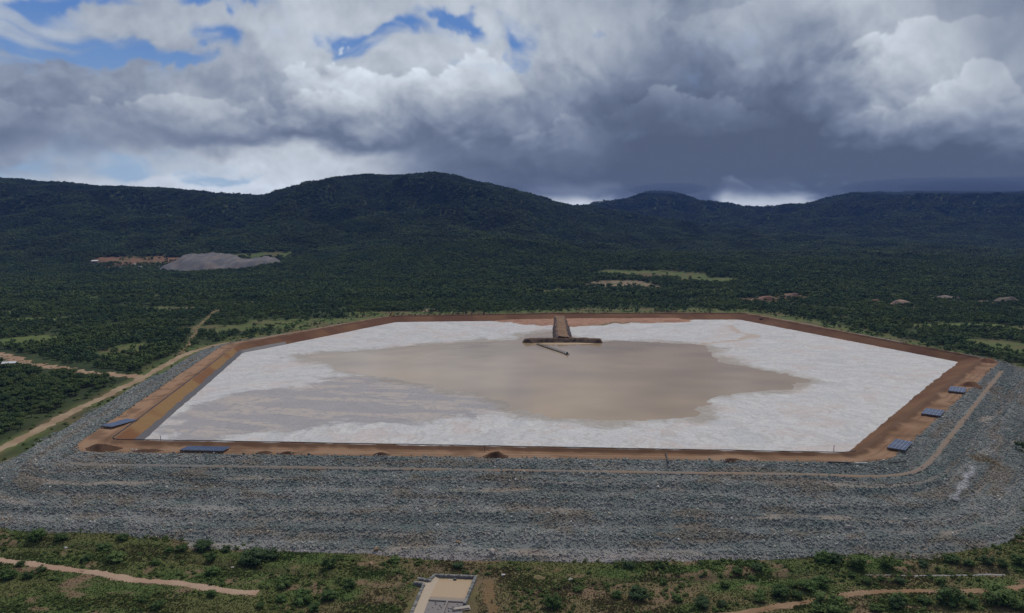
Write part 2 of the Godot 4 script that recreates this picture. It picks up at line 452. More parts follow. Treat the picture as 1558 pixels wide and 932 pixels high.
func meadow_color(x: float, z: float) -> Color:
	var n1 := na.get_noise_2d(x * 1.3 + 300.0, z * 2.6)
	var n2 := na.get_noise_2d(x * 5.0, z * 7.0 + 90.0)
	var n3 := na.get_noise_2d(x * 0.6 - 70.0, z * 1.2)
	var c := mixc(Color(0.126, 0.132, 0.048), Color(0.088, 0.130, 0.038), 0.55 + n1 * 1.6)
	c = mixc(c, Color(0.165, 0.138, 0.068), sm(0.06, 0.36, n3 + n2 * 0.4))
	c = mixc(c, Color(0.20, 0.145, 0.088), sm(0.27, 0.46, n2 + n1 * 0.5))
	return c

func ground_color(x: float, z: float) -> Color:
	var p := Vector2(x, z)
	if z > -300.0:
		var c := meadow_color(x, z)
		var worn := (1.0 - sm(2.0, 15.0, absf(x + 20.0) - 9.0)) * (1.0 - sm(-246.0, -252.0, z)) * sm(-0.25, 0.2, na.get_noise_2d(x * 3.0, z * 3.0))
		c = mixc(c, Color(0.135, 0.105, 0.060), worn * 0.7)
		var dl := minf(line_dist(p, DITCH_LEFT), line_dist(p, DITCH_RIGHT))
		return mixc(c, Color(0.075, 0.062, 0.036), (1.0 - sm(0.8, 2.2, dl)) * 0.6)
	var wood := mixc(Color(0.036, 0.054, 0.022), Color(0.058, 0.078, 0.028), 0.5 + na.get_noise_2d(x * 1.5, z * 1.5) * 1.4)  # forest floor, its colour darkened to stand for shade between the crowns
	if z > -1900.0:
		var cl := clearing(x, z)
		var sd := sd_poly(p, OUTER) if z > -900.0 and absf(x) < 460.0 else 400.0
		var verge := 1.0 - sm(24.0, 50.0, sd + na.get_noise_2d(x * 2.0, z * 2.0) * 26.0)
		if x < 0.0: verge = maxf(verge, 1.0 - sm(3.0, 9.0, line_dist(p, ROAD_LEFT)))
		var lawn := mixc(Color(0.145, 0.152, 0.058), Color(0.095, 0.138, 0.042), 0.5 + na.get_noise_2d(x * 3.0, z * 3.0) * 1.8)
		lawn = mixc(lawn, Color(0.145, 0.115, 0.060), sm(0.12, 0.4, na.get_noise_2d(x * 1.0 + 50.0, z * 1.6)))
		wood = mixc(wood, lawn, verge)
		var soils: Array[Color] = [lawn, Color(0.24, 0.13, 0.085), Color(0.27, 0.20, 0.14), Color(0.135, 0.175, 0.052), Color(0.085, 0.060, 0.048)]
		var patch: Color = soils[int(cl.y)]
		patch = mixc(patch, lawn, sm(0.0, 0.35, na.get_noise_2d(x * 3.0 + 9.0, z * 5.0)) * (0.75 if cl.y > 0.5 else 0.0))
		wood = mixc(wood, patch, cl.x)
	return wood

func make_ground() -> void:
	var x := -230.0
	var xs: Array[float] = []
	while x <= 230.0:
		xs.append(x)
		x += 2.0
	var step := 2.0
	while x < 5200.0:
		xs.append(x)
		xs.append(-x)
		step = minf(step * 1.045, 45.0)
		x += step
	xs.sort()
	var zs: Array[float] = []
	var z := -195.0
	while z > -275.0:
		zs.append(z)
		z -= 1.4
	while z > -1300.0:
		zs.append(z)
		z -= 4.5 if z > -900.0 else 7.0
	step = 8.0
	while z > -6000.0:
		zs.append(z)
		step = minf(step * 1.03, 34.0)
		z -= step
	z = -185.0
	step = 10.0
	while z < 1500.0:
		zs.append(z)
		step *= 1.25
		z += step
	zs.sort()
	plain_x = PackedFloat32Array(xs)
	plain_zv = PackedFloat32Array(zs)
	var w := xs.size()
	heights.resize(w * zs.size())
	var v := PackedVector3Array()
	var c := PackedColorArray()
	v.resize(heights.size())
	c.resize(heights.size())
	ground_v = v
	var rows := []
	ground_rows.resize(zs.size())
	var id := WorkerThreadPool.add_group_task(ground_row, zs.size(), -1, true)
	WorkerThreadPool.wait_for_group_task_completion(id)
	var k := 0
	for j in zs.size():
		var row: Array = ground_rows[j]
		for i in w:
			heights[k] = row[0][i]
			v[k] = Vector3(xs[i], heights[k], zs[j])
			c[k] = row[1][i]
			k += 1
	ground_rows.clear()
	structure("ground", grid_mesh(v, c, w, zs.size()), ground_mat(0.97, tex_coarse, 9.0), "green valley plain rising into forested hills behind the pond", "terrain")

var ground_v := PackedVector3Array()
var ground_rows := []

func ground_row(j: int) -> void:
	var w := plain_x.size()
	var hs := PackedFloat32Array()
	var cs := PackedColorArray()
	hs.resize(w)
	cs.resize(w)
	for i in w:
		hs[i] = ground_y(plain_x[i], plain_zv[j])
		cs[i] = ground_color(plain_x[i], plain_zv[j])
	ground_rows[j] = [hs, cs]

# ---------------------------------------------------------------- embankment
const CORNER_N := 18
var ring_outer := PackedVector2Array()
var ring_lip := PackedVector2Array()
var ring_foot := PackedVector2Array()
var ring_n := PackedVector2Array()     # outward
var ring_side := PackedFloat32Array()  # corner number, fractional along the edge after it

func ring_of(poly: Array, fillet: float, want_side: bool) -> PackedVector2Array:
	var out := PackedVector2Array()
	var n := poly.size()
	for i in n:
		var c: Vector2 = poly[i]
		var a: Vector2 = c + (poly[(i + n - 1) % n] - c).normalized() * fillet
		var b: Vector2 = c + (poly[(i + 1) % n] - c).normalized() * fillet
		for k in CORNER_N:
			var t := k / float(CORNER_N - 1)
			out.append(a.lerp(c, t).lerp(c.lerp(b, t), t))
			if want_side: ring_side.append(i + (t - 0.5) * 0.08)
		var nx: Vector2 = poly[(i + 1) % n]
		var e: Vector2 = nx + (c - nx).normalized() * fillet
		var m := int(OUTER[i].distance_to(OUTER[(i + 1) % n]) / 3.0)
		for k in range(1, m):
			out.append(b.lerp(e, k / float(m)))
			if want_side: ring_side.append(i + 0.04 + 0.92 * k / float(m))
	return out

func side_mix(s: float, vals: Array) -> float:   # values per edge, blended over the corners
	var n := vals.size()
	var i := int(floor(s + 0.5)) % n              # nearest corner
	var f: float = s - floor(s + 0.5)
	var before: float = vals[(i + n - 1) % n]
	var after: float = vals[i]
	return lerpf(before, after, sm(-0.12, 0.12, f))

func bench_at(s: float) -> float:
	return side_mix(s, [6.5, lerpf(9.5, 2.6, clampf(s - 1.0, 0.0, 1.0)), 4.0, 4.0, 4.0, 4.0, 7.5])

func slope_y(d: float, s: float, q: Vector2) -> float:
	var b := bench_at(s)
	var yb := CREST - 0.4 - (b - 1.2) * side_mix(s, [0.44, 0.36, 0.4, 0.4, 0.4, 0.4, 0.33])
	if d < 1.2: return CREST - 0.33 * d
	if d < b: return lerpf(CREST - 0.4, yb, (d - 1.2) / (b - 1.2))
	if d < b + 3.4: return yb - 0.03 * (d - b)
	var y := yb - (d - b - 3.4) * side_mix(s, [0.368, 0.30, 0.4, 0.4, 0.4, 0.4, 0.335])
	y += 0.55 * sin(y * 1.75 + na.get_noise_2d(q.x * 0.8, q.y * 0.8) * 3.0)
	return y

func haul_band(y: float, q: Vector2) -> float:
	var out := 0.0
	for h: float in [15.3, 13.2, 11.0, 8.8, 6.4, 4.1, 1.6]:
		var off := absf(y - h - na.get_noise_2d(q.x * 0.9 + h * 31.0, q.y * 0.9) * 0.9)
		if off < 0.5: out = maxf(out, (1.0 - sm(0.06, 0.34, off)) * sm(-0.4, 0.12, na.get_noise_2d(q.x * 1.0 + h * 17.0, q.y * 1.0)))
	return out

func rock_color(d: float, s: float, y: float, q: Vector2) -> Color:
	var n1 := na.get_noise_2d(q.x * 0.7 + q.y * 0.3, y * 13.0)
	var n2 := na.get_noise_2d(q.x * 5.0 + 40.0, q.y * 9.0)
	var c := mixc(Color(0.186, 0.202, 0.194), Color(0.262, 0.268, 0.256), 0.5 + n1 * 1.6)
	c = mixc(c, Color(0.140, 0.180, 0.174), sm(0.05, 0.3, n2) * 0.6)
	# worn haul benches of finer, paler gravel
	c = mixc(c, mixc(Color(0.330, 0.290, 0.250), Color(0.305, 0.300, 0.288), 0.5 + n1 * 2.5), haul_band(y, q))
	# earth spilled between the stones
	var stain := sm(0.16, 0.34, na.get_noise_2d(q.x * 1.5 + 200.0, y * 22.0) + n2 * 0.35)
	c = mixc(c, Color(0.245, 0.175, 0.118), stain * 0.42)
	if y < 1.9 and s < 1.2: c = mixc(c, Color(0.37, 0.335, 0.325), sm(1.9, 0.9, y) * sm(-0.3, 0.1, n1 + 0.1))
	# pale gravel chute and the brown weedy bench above it, near the front right corner
	var a := Vector2(207, -318)
	var e := Vector2(178, -284) - a
	var w := q - a
	var t := clampf(w.dot(e) / e.length_squared(), 0.0, 1.0)
	c = mixc(c, Color(0.42, 0.415, 0.43), 1.0 - sm(0.6, 1.9, (w - e * t).length() + n2 * 1.5))
	c = mixc(c, Color(0.165, 0.125, 0.070), (1.0 - sm(3.0, 9.0, q.distance_to(Vector2(219, -329)) + n2 * 8.0)) * 0.85)
	return c

func make_embankment() -> Node3D:
	ring_outer = ring_of(OUTER, 17.0, true)
	ring_lip = ring_of(LIP, 7.0, false)
	ring_foot = ring_of(FOOT, 4.0, false)
	var n := ring_outer.size()
	var raw := PackedVector2Array()
	for i in n:
		var t := (ring_outer[(i + 1) % n] - ring_outer[(i + n - 1) % n]).normalized()
		raw.append(Vector2(-t.y, t.x))
	if raw[CORNER_N + 20].dot(Vector2(0, 1)) < 0.0:
		for i in n: raw[i] = -raw[i]
	for i in n:
		var acc := Vector2.ZERO
		for k in range(-3, 4): acc += raw[(i + k + n) % n]
		ring_n.append(acc.normalized())
	var e := Node3D.new()
	e.name = "tailings_embankment"
	add_child(e)
	tag(e, "long terraced rock-fill embankment with brown earth crest around the pond", "embankment", "", "structure")
	# rock face
	var v := PackedVector3Array()
	var c := PackedColorArray()
	var rows := 48
	for r in rows:
		var d := 84.0 * pow(r / float(rows - 1), 1.25)
		for i in n:
			var q := ring_outer[i] + ring_n[i] * d
			var y := slope_y(d, ring_side[i], q)
			if r > 0: y += na.get_noise_2d(q.x * 14.0, q.y * 14.0) * 0.22
			v.append(Vector3(q.x, y, q.y))
			c.append(rock_color(d, ring_side[i], y, q))
	part("rock_face", grid_mesh(v, c, n, rows, true), ground_mat(0.95, tex_coarse, 5.0), e)
	# crest road with a windrow of earth at the inner lip
	v = PackedVector3Array()
	c = PackedColorArray()
	var prof := [[0.0, 0.0], [0.06, 0.03], [0.14, 0.06], [0.20, 0.02], [0.25, -0.05], [0.30, 0.02], [0.38, 0.07], [0.44, 0.02], [0.49, -0.05], [0.54, 0.02], [0.62, 0.06], [0.70, 0.12], [0.77, 0.75], [0.84, 1.15], [0.92, 0.95], [1.0, 0.1]]
	for p: Array in prof:
		for i in n:
			var q := ring_outer[i].lerp(ring_lip[i], p[0])
			var s := ring_side[i]
			var heap := side_mix(s, [1.15, 1.0, 1.3, 1.3, 1.3, 1.3, 0.4])
			var k := na.get_noise_2d(q.x * 7.0, q.y * 7.0)
			v.append(Vector3(q.x, CREST + p[1] * heap * (1.0 + k * 0.3) + k * 0.12 * minf(p[0] * 8.0, 1.0), q.y))
			var soil := mixc(Color(0.235, 0.132, 0.075), Color(0.325, 0.200, 0.125), 0.5 + na.get_noise_2d(q.x * 3.0, q.y * 3.0) * 2.2)
			soil = mixc(soil, Color(0.40, 0.245, 0.150), side_mix(s, [0.15, 0.15, 0.0, 0.0, 0.0, 0.2, 0.75]))
			soil = mixc(soil, Color(0.128, 0.070, 0.042), sm(0.6, 0.74, p[0] + k * 0.25) * side_mix(s, [0.85, 0.8, 0.8, 0.8, 0.8, 0.8, 0.35]))
			soil = mixc(soil, Color(0.36, 0.245, 0.165), sm(0.55, 0.3, absf(p[0] - 0.3) * 3.0) * side_mix(s, [0.5, 0.1, 0.5, 0.8, 0.8, 0.8, 0.2]))
			var rut := (1.0 - sm(0.0, 0.05, minf(absf(p[0] - 0.25), absf(p[0] - 0.49)))) * sm(-0.2, 0.1, na.get_noise_2d(q.x * 0.8, q.y * 0.8 + 40.0))
			soil = mixc(soil, Color(0.16, 0.092, 0.055), rut * 0.7)
			c.append(mixc(soil, Color(0.17, 0.10, 0.06), sm(0.1, 0.35, na.get_noise_2d(q.x * 5.0 + 70.0, q.y * 5.0)) * 0.7))
	part("crest", grid_mesh(v, c, n, prof.size(), true), ground_mat(0.97, tex_coarse, 6.0), e)
	# inner slope, its lower part lined
	v = PackedVector3Array()
	c = PackedColorArray()
	for r in 9:
		var t := r / 8.0 * 1.5
		for i in n:
			var q := ring_lip[i].lerp(ring_foot[i], t)
			var k := na.get_noise_2d(q.x * 6.0, q.y * 6.0)
			v.append(Vector3(q.x, CREST + 0.1 - 4.6 * t + (k * 0.35 + na.get_noise_2d(q.x * 30.0, q.y * 30.0) * 0.45) * (0.0 if r == 0 else 1.0), q.y))
			var s := ring_side[i]
			var soil := mixc(Color(0.150, 0.074, 0.042), Color(0.205, 0.108, 0.058), 0.5 + na.get_noise_2d(q.x * 1.5, q.y * 1.5) * 2.0)
			var ochre := mixc(Color(0.30, 0.185, 0.085), Color(0.235, 0.115, 0.055), sm(-0.05, 0.12, na.get_noise_2d(q.x * 0.5 + 12.0, q.y * 0.9)))
			c.append(mixc(soil, ochre, side_mix(s, [0.0, 0.1, 0.0, 0.0, 0.0, 0.0, 1.0])))
	part("inner_slope", grid_mesh(v, c, n, 9, true), ground_mat(0.97, tex_coarse, 6.0), e)
	var lv := PackedVector3Array()
	var first := -1
	for k in n:
		var i := (k + int(n * 0.7)) % n
		if ring_side[i] > 5.75 or ring_side[i] < -0.01: lv.append(Vector3(ring_lip[i].x, i, ring_lip[i].y))
	var cols := lv.size()
	v = PackedVector3Array()
	for r in 4:
		for k in cols:
			var i := int(lv[k].y)
			var t: float = [0.70, 0.76, 1.0, 1.3][r] + (na.get_noise_2d(i * 9.0, 3.0) * 0.12 if r == 0 else 0.0)
			var q := ring_lip[i].lerp(ring_foot[i], t)
			v.append(Vector3(q.x, CREST + 0.32 - 4.6 * t + na.get_noise_2d(q.x * 6.0, q.y * 6.0) * 0.3, q.y))
	part("liner", grid_mesh(v, PackedColorArray(), cols, 4), plain_mat(Color(0.055, 0.052, 0.062), 0.6), e)
	# bench road cut below the crest, along the front and the right
	v = PackedVector3Array()
	c = PackedColorArray()
	var keep: Array[int] = []
	for i in n:
		if ring_side[i] > 0.02 and ring_side[i] < 1.9: keep.append(i)
	for r in 5:
		for i in keep:
			var s := ring_side[i]
			var d := bench_at(s) + 0.3 + 2.9 * r / 4.0 + na.get_noise_2d(i * 11.0, r * 50.0) * 0.5
			var q := ring_outer[i] + ring_n[i] * d
			v.append(Vector3(q.x, slope_y(bench_at(s) + 1.5, s, q) + (0.22 if r > 0 and r < 4 else -0.15), q.y))
			var k := mixc(Color(0.26, 0.195, 0.15), Color(0.215, 0.205, 0.20), 0.5 + na.get_noise_2d(q.x * 2.0, q.y * 2.0) * 2.0)
			c.append(mixc(k, Color(0.31, 0.22, 0.155), sm(0.3, 0.9, s) * 0.6))
	part("bench_road", grid_mesh(v, c, keep.size(), 5), ground_mat(0.97, tex_coarse, 5.0), e)
	return e

func rock_mesh(sd: int, rough := 0.3) -> ArrayMesh:
	var r := RandomNumberGenerator.new()
	r.seed = sd
	var g := (1.0 + sqrt(5.0)) / 2.0
	var p: Array[Vector3] = []
	for q: Vector3 in [Vector3(-1, g, 0), Vector3(1, g, 0), Vector3(-1, -g, 0), Vector3(1, -g, 0), Vector3(0, -1, g), Vector3(0, 1, g), Vector3(0, -1, -g), Vector3(0, 1, -g), Vector3(g, 0, -1), Vector3(g, 0, 1), Vector3(-g, 0, -1), Vector3(-g, 0, 1)]:
		p.append(q.normalized() * r.randf_range(1.0 - rough, 1.0 + rough) * Vector3(1.0, 0.75, 0.9))
	var v := PackedVector3Array()
	for f: Array in [[0, 11, 5], [0, 5, 1], [0, 1, 7], [0, 7, 10], [0, 10, 11], [1, 5, 9], [5, 11, 4], [11, 10, 2], [10, 7, 6], [7, 1, 8], [3, 9, 4], [3, 4, 2], [3, 2, 6], [3, 6, 8], [3, 8, 9], [4, 9, 5], [2, 4, 11], [6, 2, 10], [8, 6, 7], [9, 8, 1]]:
		v.append_array(PackedVector3Array([p[f[0]], p[f[2]], p[f[1]]]))
	return soup(v)

var rock_mats := {}
func stone_mat(c: Color) -> StandardMaterial3D:
	var key := "%d_%d_%d" % [int(c.r * 24.0), int(c.g * 24.0), int(c.b * 24.0)]
	if not rock_mats.has(key): rock_mats[key] = grained(c, 0.9, 1.5)
	return rock_mats[key]

func make_stones(e: Node3D) -> void:
	var n := ring_outer.size()
	var meshes: Array[ArrayMesh] = [rock_mesh(11), rock_mesh(12, 0.4), rock_mesh(13), rock_mesh(14, 0.36)]
	var bufs: Array[PackedFloat32Array] = [PackedFloat32Array(), PackedFloat32Array(), PackedFloat32Array(), PackedFloat32Array()]
	var big: Array = []
	for i in n:
		var s := ring_side[i]
		if s > 2.1 and s < 5.9: continue
		var p0 := ring_outer[i]
		var p1 := ring_outer[(i + 1) % n]
		var m0 := ring_n[i]
		var m1 := ring_n[(i + 1) % n]
		var far := (p0 + p1).length() * 0.5 > 420.0
		var b := bench_at(s)
		var d := -0.9
		while d < 78.0:
			var width := (p0 + m0 * d).distance_to(p1 + m1 * d)
			var count := width * 1.0 * (2.5 if far else 4.3)
			var m := int(count) + (1 if rng.randf() < count - int(count) else 0)
			for k in m:
				var u := rng.randf()
				var dd := d + rng.randf()
				if dd > b + 0.2 and dd < b + 3.2 and s > 0.02 and s < 1.9 and rng.randf() < 0.93: continue
				if dd < 1.2 and rng.randf() < 0.6 + 0.25 * signf(-dd): continue
				var q := p0.lerp(p1, u) + m0.lerp(m1, u) * dd
				var y := slope_y(dd, s, q)
				var h := hq(q.x, q.y)
				if y < h - 0.25: continue
				if y < h + 0.4 and rng.randf() < 0.3: continue
				var size := 0.15 + 0.19 * pow(rng.randf(), 1.7) + (0.46 * pow(rng.randf(), 6.0))
				if far: size *= 1.15
				var c := rock_color(dd, s, y, q)
				if haul_band(y, q) > rng.randf_range(0.35, 1.5): continue
				if c.r > 0.31 and c.r < 0.41: size *= 0.75
				var f := rng.randf_range(0.76, 1.2)
				c = Color(c.r * f, c.g * f * rng.randf_range(0.97, 1.03), c.b * f * rng.randf_range(0.94, 1.05))
				var odd := rng.randf()
				if odd < 0.022: c = Color(0.44, 0.44, 0.42) * rng.randf_range(0.75, 1.1)
				elif odd < 0.045: c = Color(0.29, 0.22, 0.165) * rng.randf_range(0.7, 1.2)
				var basis := Basis.from_euler(Vector3(rng.randf() * TAU, rng.randf() * TAU, rng.randf() * TAU)).scaled(Vector3(1.0, rng.randf_range(0.7, 1.0), 1.0) * size)
				var at := Vector3(q.x, y + size * 0.28, q.y)
				if size > 0.62 and not far: big.append([size, basis, at, c, rng.randi() % 4])
				else: put(bufs[rng.randi() % 4], basis, at, c)
			d += 1.0
	big.sort_custom(func(a, b): return a[0] > b[0])
	# the handful of outsized pale and tan blocks that stand out on the face
	for w: Array in [[-7, -256, 1.3, 0], [-50, -258, 1.2, 1], [127, -266, 1.3, 0], [150, -268, 1.1, 0], [-20, -262, 0.95, 1], [98, -262, 1.0, 0], [-124, -272, 1.0, 0], [48, -282, 0.9, 0]]:
		var q := Vector2(w[0], w[1])
		var y := hq(q.x, q.y)
		var best := 1e9
		for i in n:
			var rel := q - ring_outer[i]
			if absf(rel.dot(Vector2(-ring_n[i].y, ring_n[i].x))) < 3.0 and rel.dot(ring_n[i]) > 0.0 and rel.length() < best:
				best = rel.length()
				y = maxf(y, slope_y(best, ring_side[i], q))
		big.insert(0, [w[2], Basis.from_euler(Vector3(w[0], w[1], 1.0)).scaled(Vector3(1.1, 0.85, 1.0) * float(w[2])), Vector3(q.x, y + 0.45, q.y), Color(0.50, 0.45, 0.40) if w[3] == 0 else Color(0.42, 0.29, 0.18), int(absf(w[0])) % 4])
	for i in big.size():
		var r: Array = big[i]
		if i < 300:
			var o := part("stone", meshes[r[4]], stone_mat(r[3]), e)
			o.transform = Transform3D(r[1], r[2])
		else:
			put(bufs[r[4]], r[1], r[2], r[3])
	var m := ground_mat(0.9)
	for k in 4:
		stuff("stones", meshes[k], m, bufs[k], e)

# ---------------------------------------------------------------- tailings and water
var tail_rows := []
const TAIL_N := 1792
const TAIL_X0 := -262.0
const TAIL_Z0 := -860.0
const TAIL_SPAN := 640.0

func beach_y(x: float, z: float) -> float:
	var p := Vector2(x, z)
	var wob := na.get_noise_2d(x * 2.0, z * 2.0) * 8.0 + na.get_noise_2d(x * 8.0, z * 8.0) * 2.2
	var d := sd_poly(p, SHORE) + wob
	var y := POND + clampf(d * 0.03, -0.6, 0.30) + clampf(d - 10.0, 0.0, 200.0) * 0.0075
	var rise := 1.0 - sm(-14.0, 2.0, sd_poly(p, BARE) + na.get_noise_2d(x * 3.0, z * 3.0) * 9.0)
	return minf(y, 15.55) + rise * 1.5 + na.get_noise_2d(x * 5.0, z * 5.0) * 0.06

func tail_row(j: int) -> void:
	var bytes := PackedByteArray()
	bytes.resize(TAIL_N * 3)
	var z := TAIL_Z0 + (j + 0.5) * TAIL_SPAN / TAIL_N
	for i in TAIL_N:
		var x := TAIL_X0 + (i + 0.5) * TAIL_SPAN / TAIL_N
		var p := Vector2(x, z)
		var k := i * 3
		if sd_cheap(p): continue
		# streaks of the slurry that ran from the edge towards the pond: noise dragged along the flow
		var to := Vector2(20, -540) - p
		var dir := to.normalized()
		var along := p.dot(dir)
		var across := atan2(to.y, to.x)
		var w1 := na.get_noise_2d(x * 1.6, z * 1.6)
		var w2 := na.get_noise_2d(x * 1.6 + 500.0, z * 1.6)
		var f1 := nb.get_noise_2d(across * 700.0 + w1 * 60.0, along * 1.4 + w2 * 40.0)
		var f2 := nb.get_noise_2d((x + w1 * 22.0) * 5.5, (z + w2 * 22.0) * 8.5)
		var f3 := na.get_noise_2d((x + w2 * 30.0) * 7.0, (z + w1 * 30.0) * 14.0)
		var f4 := nb.get_noise_2d(across * 3000.0 + w1 * 260.0 + f2 * 30.0, along * 7.0 + w2 * 120.0)
		var c := Color(0.485, 0.485, 0.494)
		c = mixc(c, Color(0.545, 0.542, 0.540), sm(0.0, 0.4, f2 * 0.7 + f4 * 0.6))
		c = mixc(c, Color(0.425, 0.434, 0.455), sm(0.02, 0.40, -f2) * 0.45)
		c = mixc(c, Color(0.395, 0.405, 0.430), sm(0.06, 0.34, f1) * 0.6)
		c = mixc(c, Color(0.345, 0.338, 0.342), sm(0.08, 0.38, f4) * 0.6)
		c = mixc(c, Color(0.31, 0.275, 0.26), (1.0 - sm(0.0, 0.03, absf(f1 + 0.04))) * sm(0.0, 0.22, w2 + f2 * 0.3) * 0.6)
		c = mixc(c, Color(0.475, 0.400, 0.382), sm(0.06, 0.34, w1 + f3 * 0.4 + f4 * 0.25 - 0.05 + 0.1 * sm(-420.0, -340.0, z)) * 0.55)
		c = mixc(c, Color(0.37, 0.355, 0.35), sm(0.14, 0.40, f3) * 0.5)
		# wet grey slurry on the left
		var wet := sd_poly(p, WET)
		if wet < 40.0:
			var e := wet + w1 * 26.0 + f2 * 9.0
			var k1 := 1.0 - sm(-6.0, 6.0, e)
			var tongue := sm(0.08, 0.26, nb.get_noise_2d(x * 0.9 + z * 0.5 + 40.0, z * 3.4 - x * 0.6) + 0.08) * sm(-55.0, -18.0, -absf(wet + 30.0)) * 0.9
			var mud := mixc(Color(0.278, 0.270, 0.283), Color(0.318, 0.304, 0.312), 0.5 + f2 + f4 * 0.3)
			mud = mixc(mud, Color(0.40, 0.355, 0.33), tongue * sm(-0.3, 0.2, f3 + 0.15))
			c = mixc(c, mud, k1)
		# damp brown rim along the water, and old red-brown ground by the causeway
		var shore := sd_poly(p, SHORE)
		if shore < 30.0:
			c = mixc(c, Color(0.27, 0.235, 0.195), (1.0 - sm(0.0, 16.0, shore + w2 * 16.0 + f2 * 9.0)) * 0.7)
		var bare := sd_poly(p, BARE)
		if bare < 14.0:
			var earth := mixc(Color(0.33, 0.185, 0.125), Color(0.26, 0.135, 0.085), sm(-0.2, 0.3, f2 + f3))
			c = mixc(c, earth, 1.0 - sm(-1.0, 1.5, bare + w1 * 12.0 + f2 * 3.0))
			c = mixc(c, Color(0.10, 0.10, 0.045), (1.0 - sm(0.5, 3.0, absf(bare + 2.0 + w1 * 12.0))) * sm(60.0, 90.0, x) * (1.0 - sm(140.0, 165.0, x)) * 0.8)
		# brown channel entering from the right
		var ch := line_dist(p, [Vector2(232, -770), Vector2(226, -722), Vector2(236, -704), Vector2(216, -680), Vector2(196, -668), Vector2(172, -655)])
		if ch < 26.0:
			c = mixc(c, Color(0.40, 0.31, 0.25), (1.0 - sm(1.0, 5.5, ch + f2 * 7.0 - 4.0 * (1.0 - sm(0.0, 30.0, p.distance_to(Vector2(236, -690)))))) * 0.75)
		var g := 1.0 + na.get_noise_2d(x * 40.0, z * 40.0) * 0.16
		var o := Color(c.r * g, c.g * g, c.b * g).linear_to_srgb()
		bytes[k] = int(clampf(o.r, 0.0, 1.0) * 255.0)
		bytes[k + 1] = int(clampf(o.g, 0.0, 1.0) * 255.0)
		bytes[k + 2] = int(clampf(o.b, 0.0, 1.0) * 255.0)
	tail_rows[j] = bytes

func sd_cheap(p: Vector2) -> bool:    # well outside the pond's basin
	return p.x < -250.0 or p.x > 372.0 or p.y > -310.0 or p.y < -850.0 or (p.x > 160.0 and (p.y + 300.0) > -(p.x - 175.0) * 1.2) or (p.x < -150.0 and p.y < -840.0 + (-150.0 - p.x) * -1.9 - 60.0)

func make_tailings() -> void:
	tail_rows.resize(TAIL_N)
	var id := WorkerThreadPool.add_group_task(tail_row, TAIL_N, -1, true)
	WorkerThreadPool.wait_for_group_task_completion(id)
	var all := PackedByteArray()
	for r: PackedByteArray in tail_rows: all.append_array(r)
	tail_rows.clear()
	var im := Image.create_from_data(TAIL_N, TAIL_N, false, Image.FORMAT_RGB8, all)
	var m := StandardMaterial3D.new()
	m.albedo_texture = ImageTexture.create_from_image(im)
	m.roughness = 0.85
	m.metallic_specular = 0.35
	# the sheet follows the basin: rows from back to front, each spanning the width between the inner slopes
	var v := PackedVector3Array()
	var uv := PackedVector2Array()
	var cols := 250
	var rows := 230
	for j in rows:
		var z := -826.0 + j * (826.0 - 322.0) / (rows - 1)
		var l := 1e9
		var r := -1e9
		for k in FOOT.size():
			var a: Vector2 = FOOT[k]
			var b: Vector2 = FOOT[(k + 1) % FOOT.size()]
			var zc := clampf(z, -821.5, -327.0)
			if (a.y > zc) != (b.y > zc):
				var x := lerpf(a.x, b.x, (zc - a.y) / (b.y - a.y))
				l = minf(l, x)
				r = maxf(r, x)
		for i in cols:
			var x := lerpf(l - 2.0, r + 2.0, i / float(cols - 1))
			v.append(Vector3(x, beach_y(x, z), z))
			uv.append(Vector2((x - TAIL_X0) / TAIL_SPAN, (z - TAIL_Z0) / TAIL_SPAN))
	structure("tailings_beach", grid_mesh(v, PackedColorArray(), cols, rows, false, uv), m, "white and grey dried tailings filling the basin around the brown water", "tailings")
	# water
	var poly := PackedVector2Array(SHORE)
	var grown: PackedVector2Array = Geometry2D.offset_polygon(poly, 13.0)[0]
	var tri := Geometry2D.triangulate_polygon(grown)
	var wv := PackedVector3Array()
	for i in range(0, tri.size(), 3):
		var a := grown[tri[i]]
		var b := grown[tri[i + 1]]
		var c := grown[tri[i + 2]]
		if (b - a).cross(c - a) < 0.0:
			var s := b
			b = c
			c = s
		wv.append_array(PackedVector3Array([Vector3(a.x, POND, a.y), Vector3(b.x, POND, b.y), Vector3(c.x, POND, c.y)]))
	var wm := StandardMaterial3D.new()
	wm.albedo_texture = noise_tex(512, 0.006, 3, 0.86, 1.05, 71)
	wm.albedo_color = Color(0.365, 0.268, 0.163).linear_to_srgb()
	wm.uv1_triplanar = true
	wm.uv1_world_triplanar = true
	wm.uv1_scale = Vector3(0.0022, 0.0022, 0.0028)
	wm.roughness = 0.13
	wm.metallic_specular = 0.40
	wm.normal_enabled = true
	wm.normal_texture = wave_tex()
	wm.normal_scale = 0.05
	structure("pond_water", soup(wv), wm, "still muddy brown water in the middle of the pale tailings", "water")

func wave_tex() -> Texture2D:
	var n := FastNoiseLite.new()
	n.seed = 9
	n.frequency = 0.03
	n.fractal_octaves = 4
	var im := n.get_seamless_image(512, 512, false, false, 0.2, true)
	im.bump_map_to_normal_map(2.0)
	return ImageTexture.create_from_image(im)

# ---------------------------------------------------------------- roads
func resample(pts: Array, step: float) -> PackedVector2Array:
	var cv := Curve2D.new()
	for i in pts.size():
		var a: Vector2 = pts[maxi(i - 1, 0)]
		var b: Vector2 = pts[mini(i + 1, pts.size() - 1)]
		var t := (b - a) / 6.0
		cv.add_point(pts[i], -t, t)
	cv.bake_interval = step
	return cv.get_baked_points()

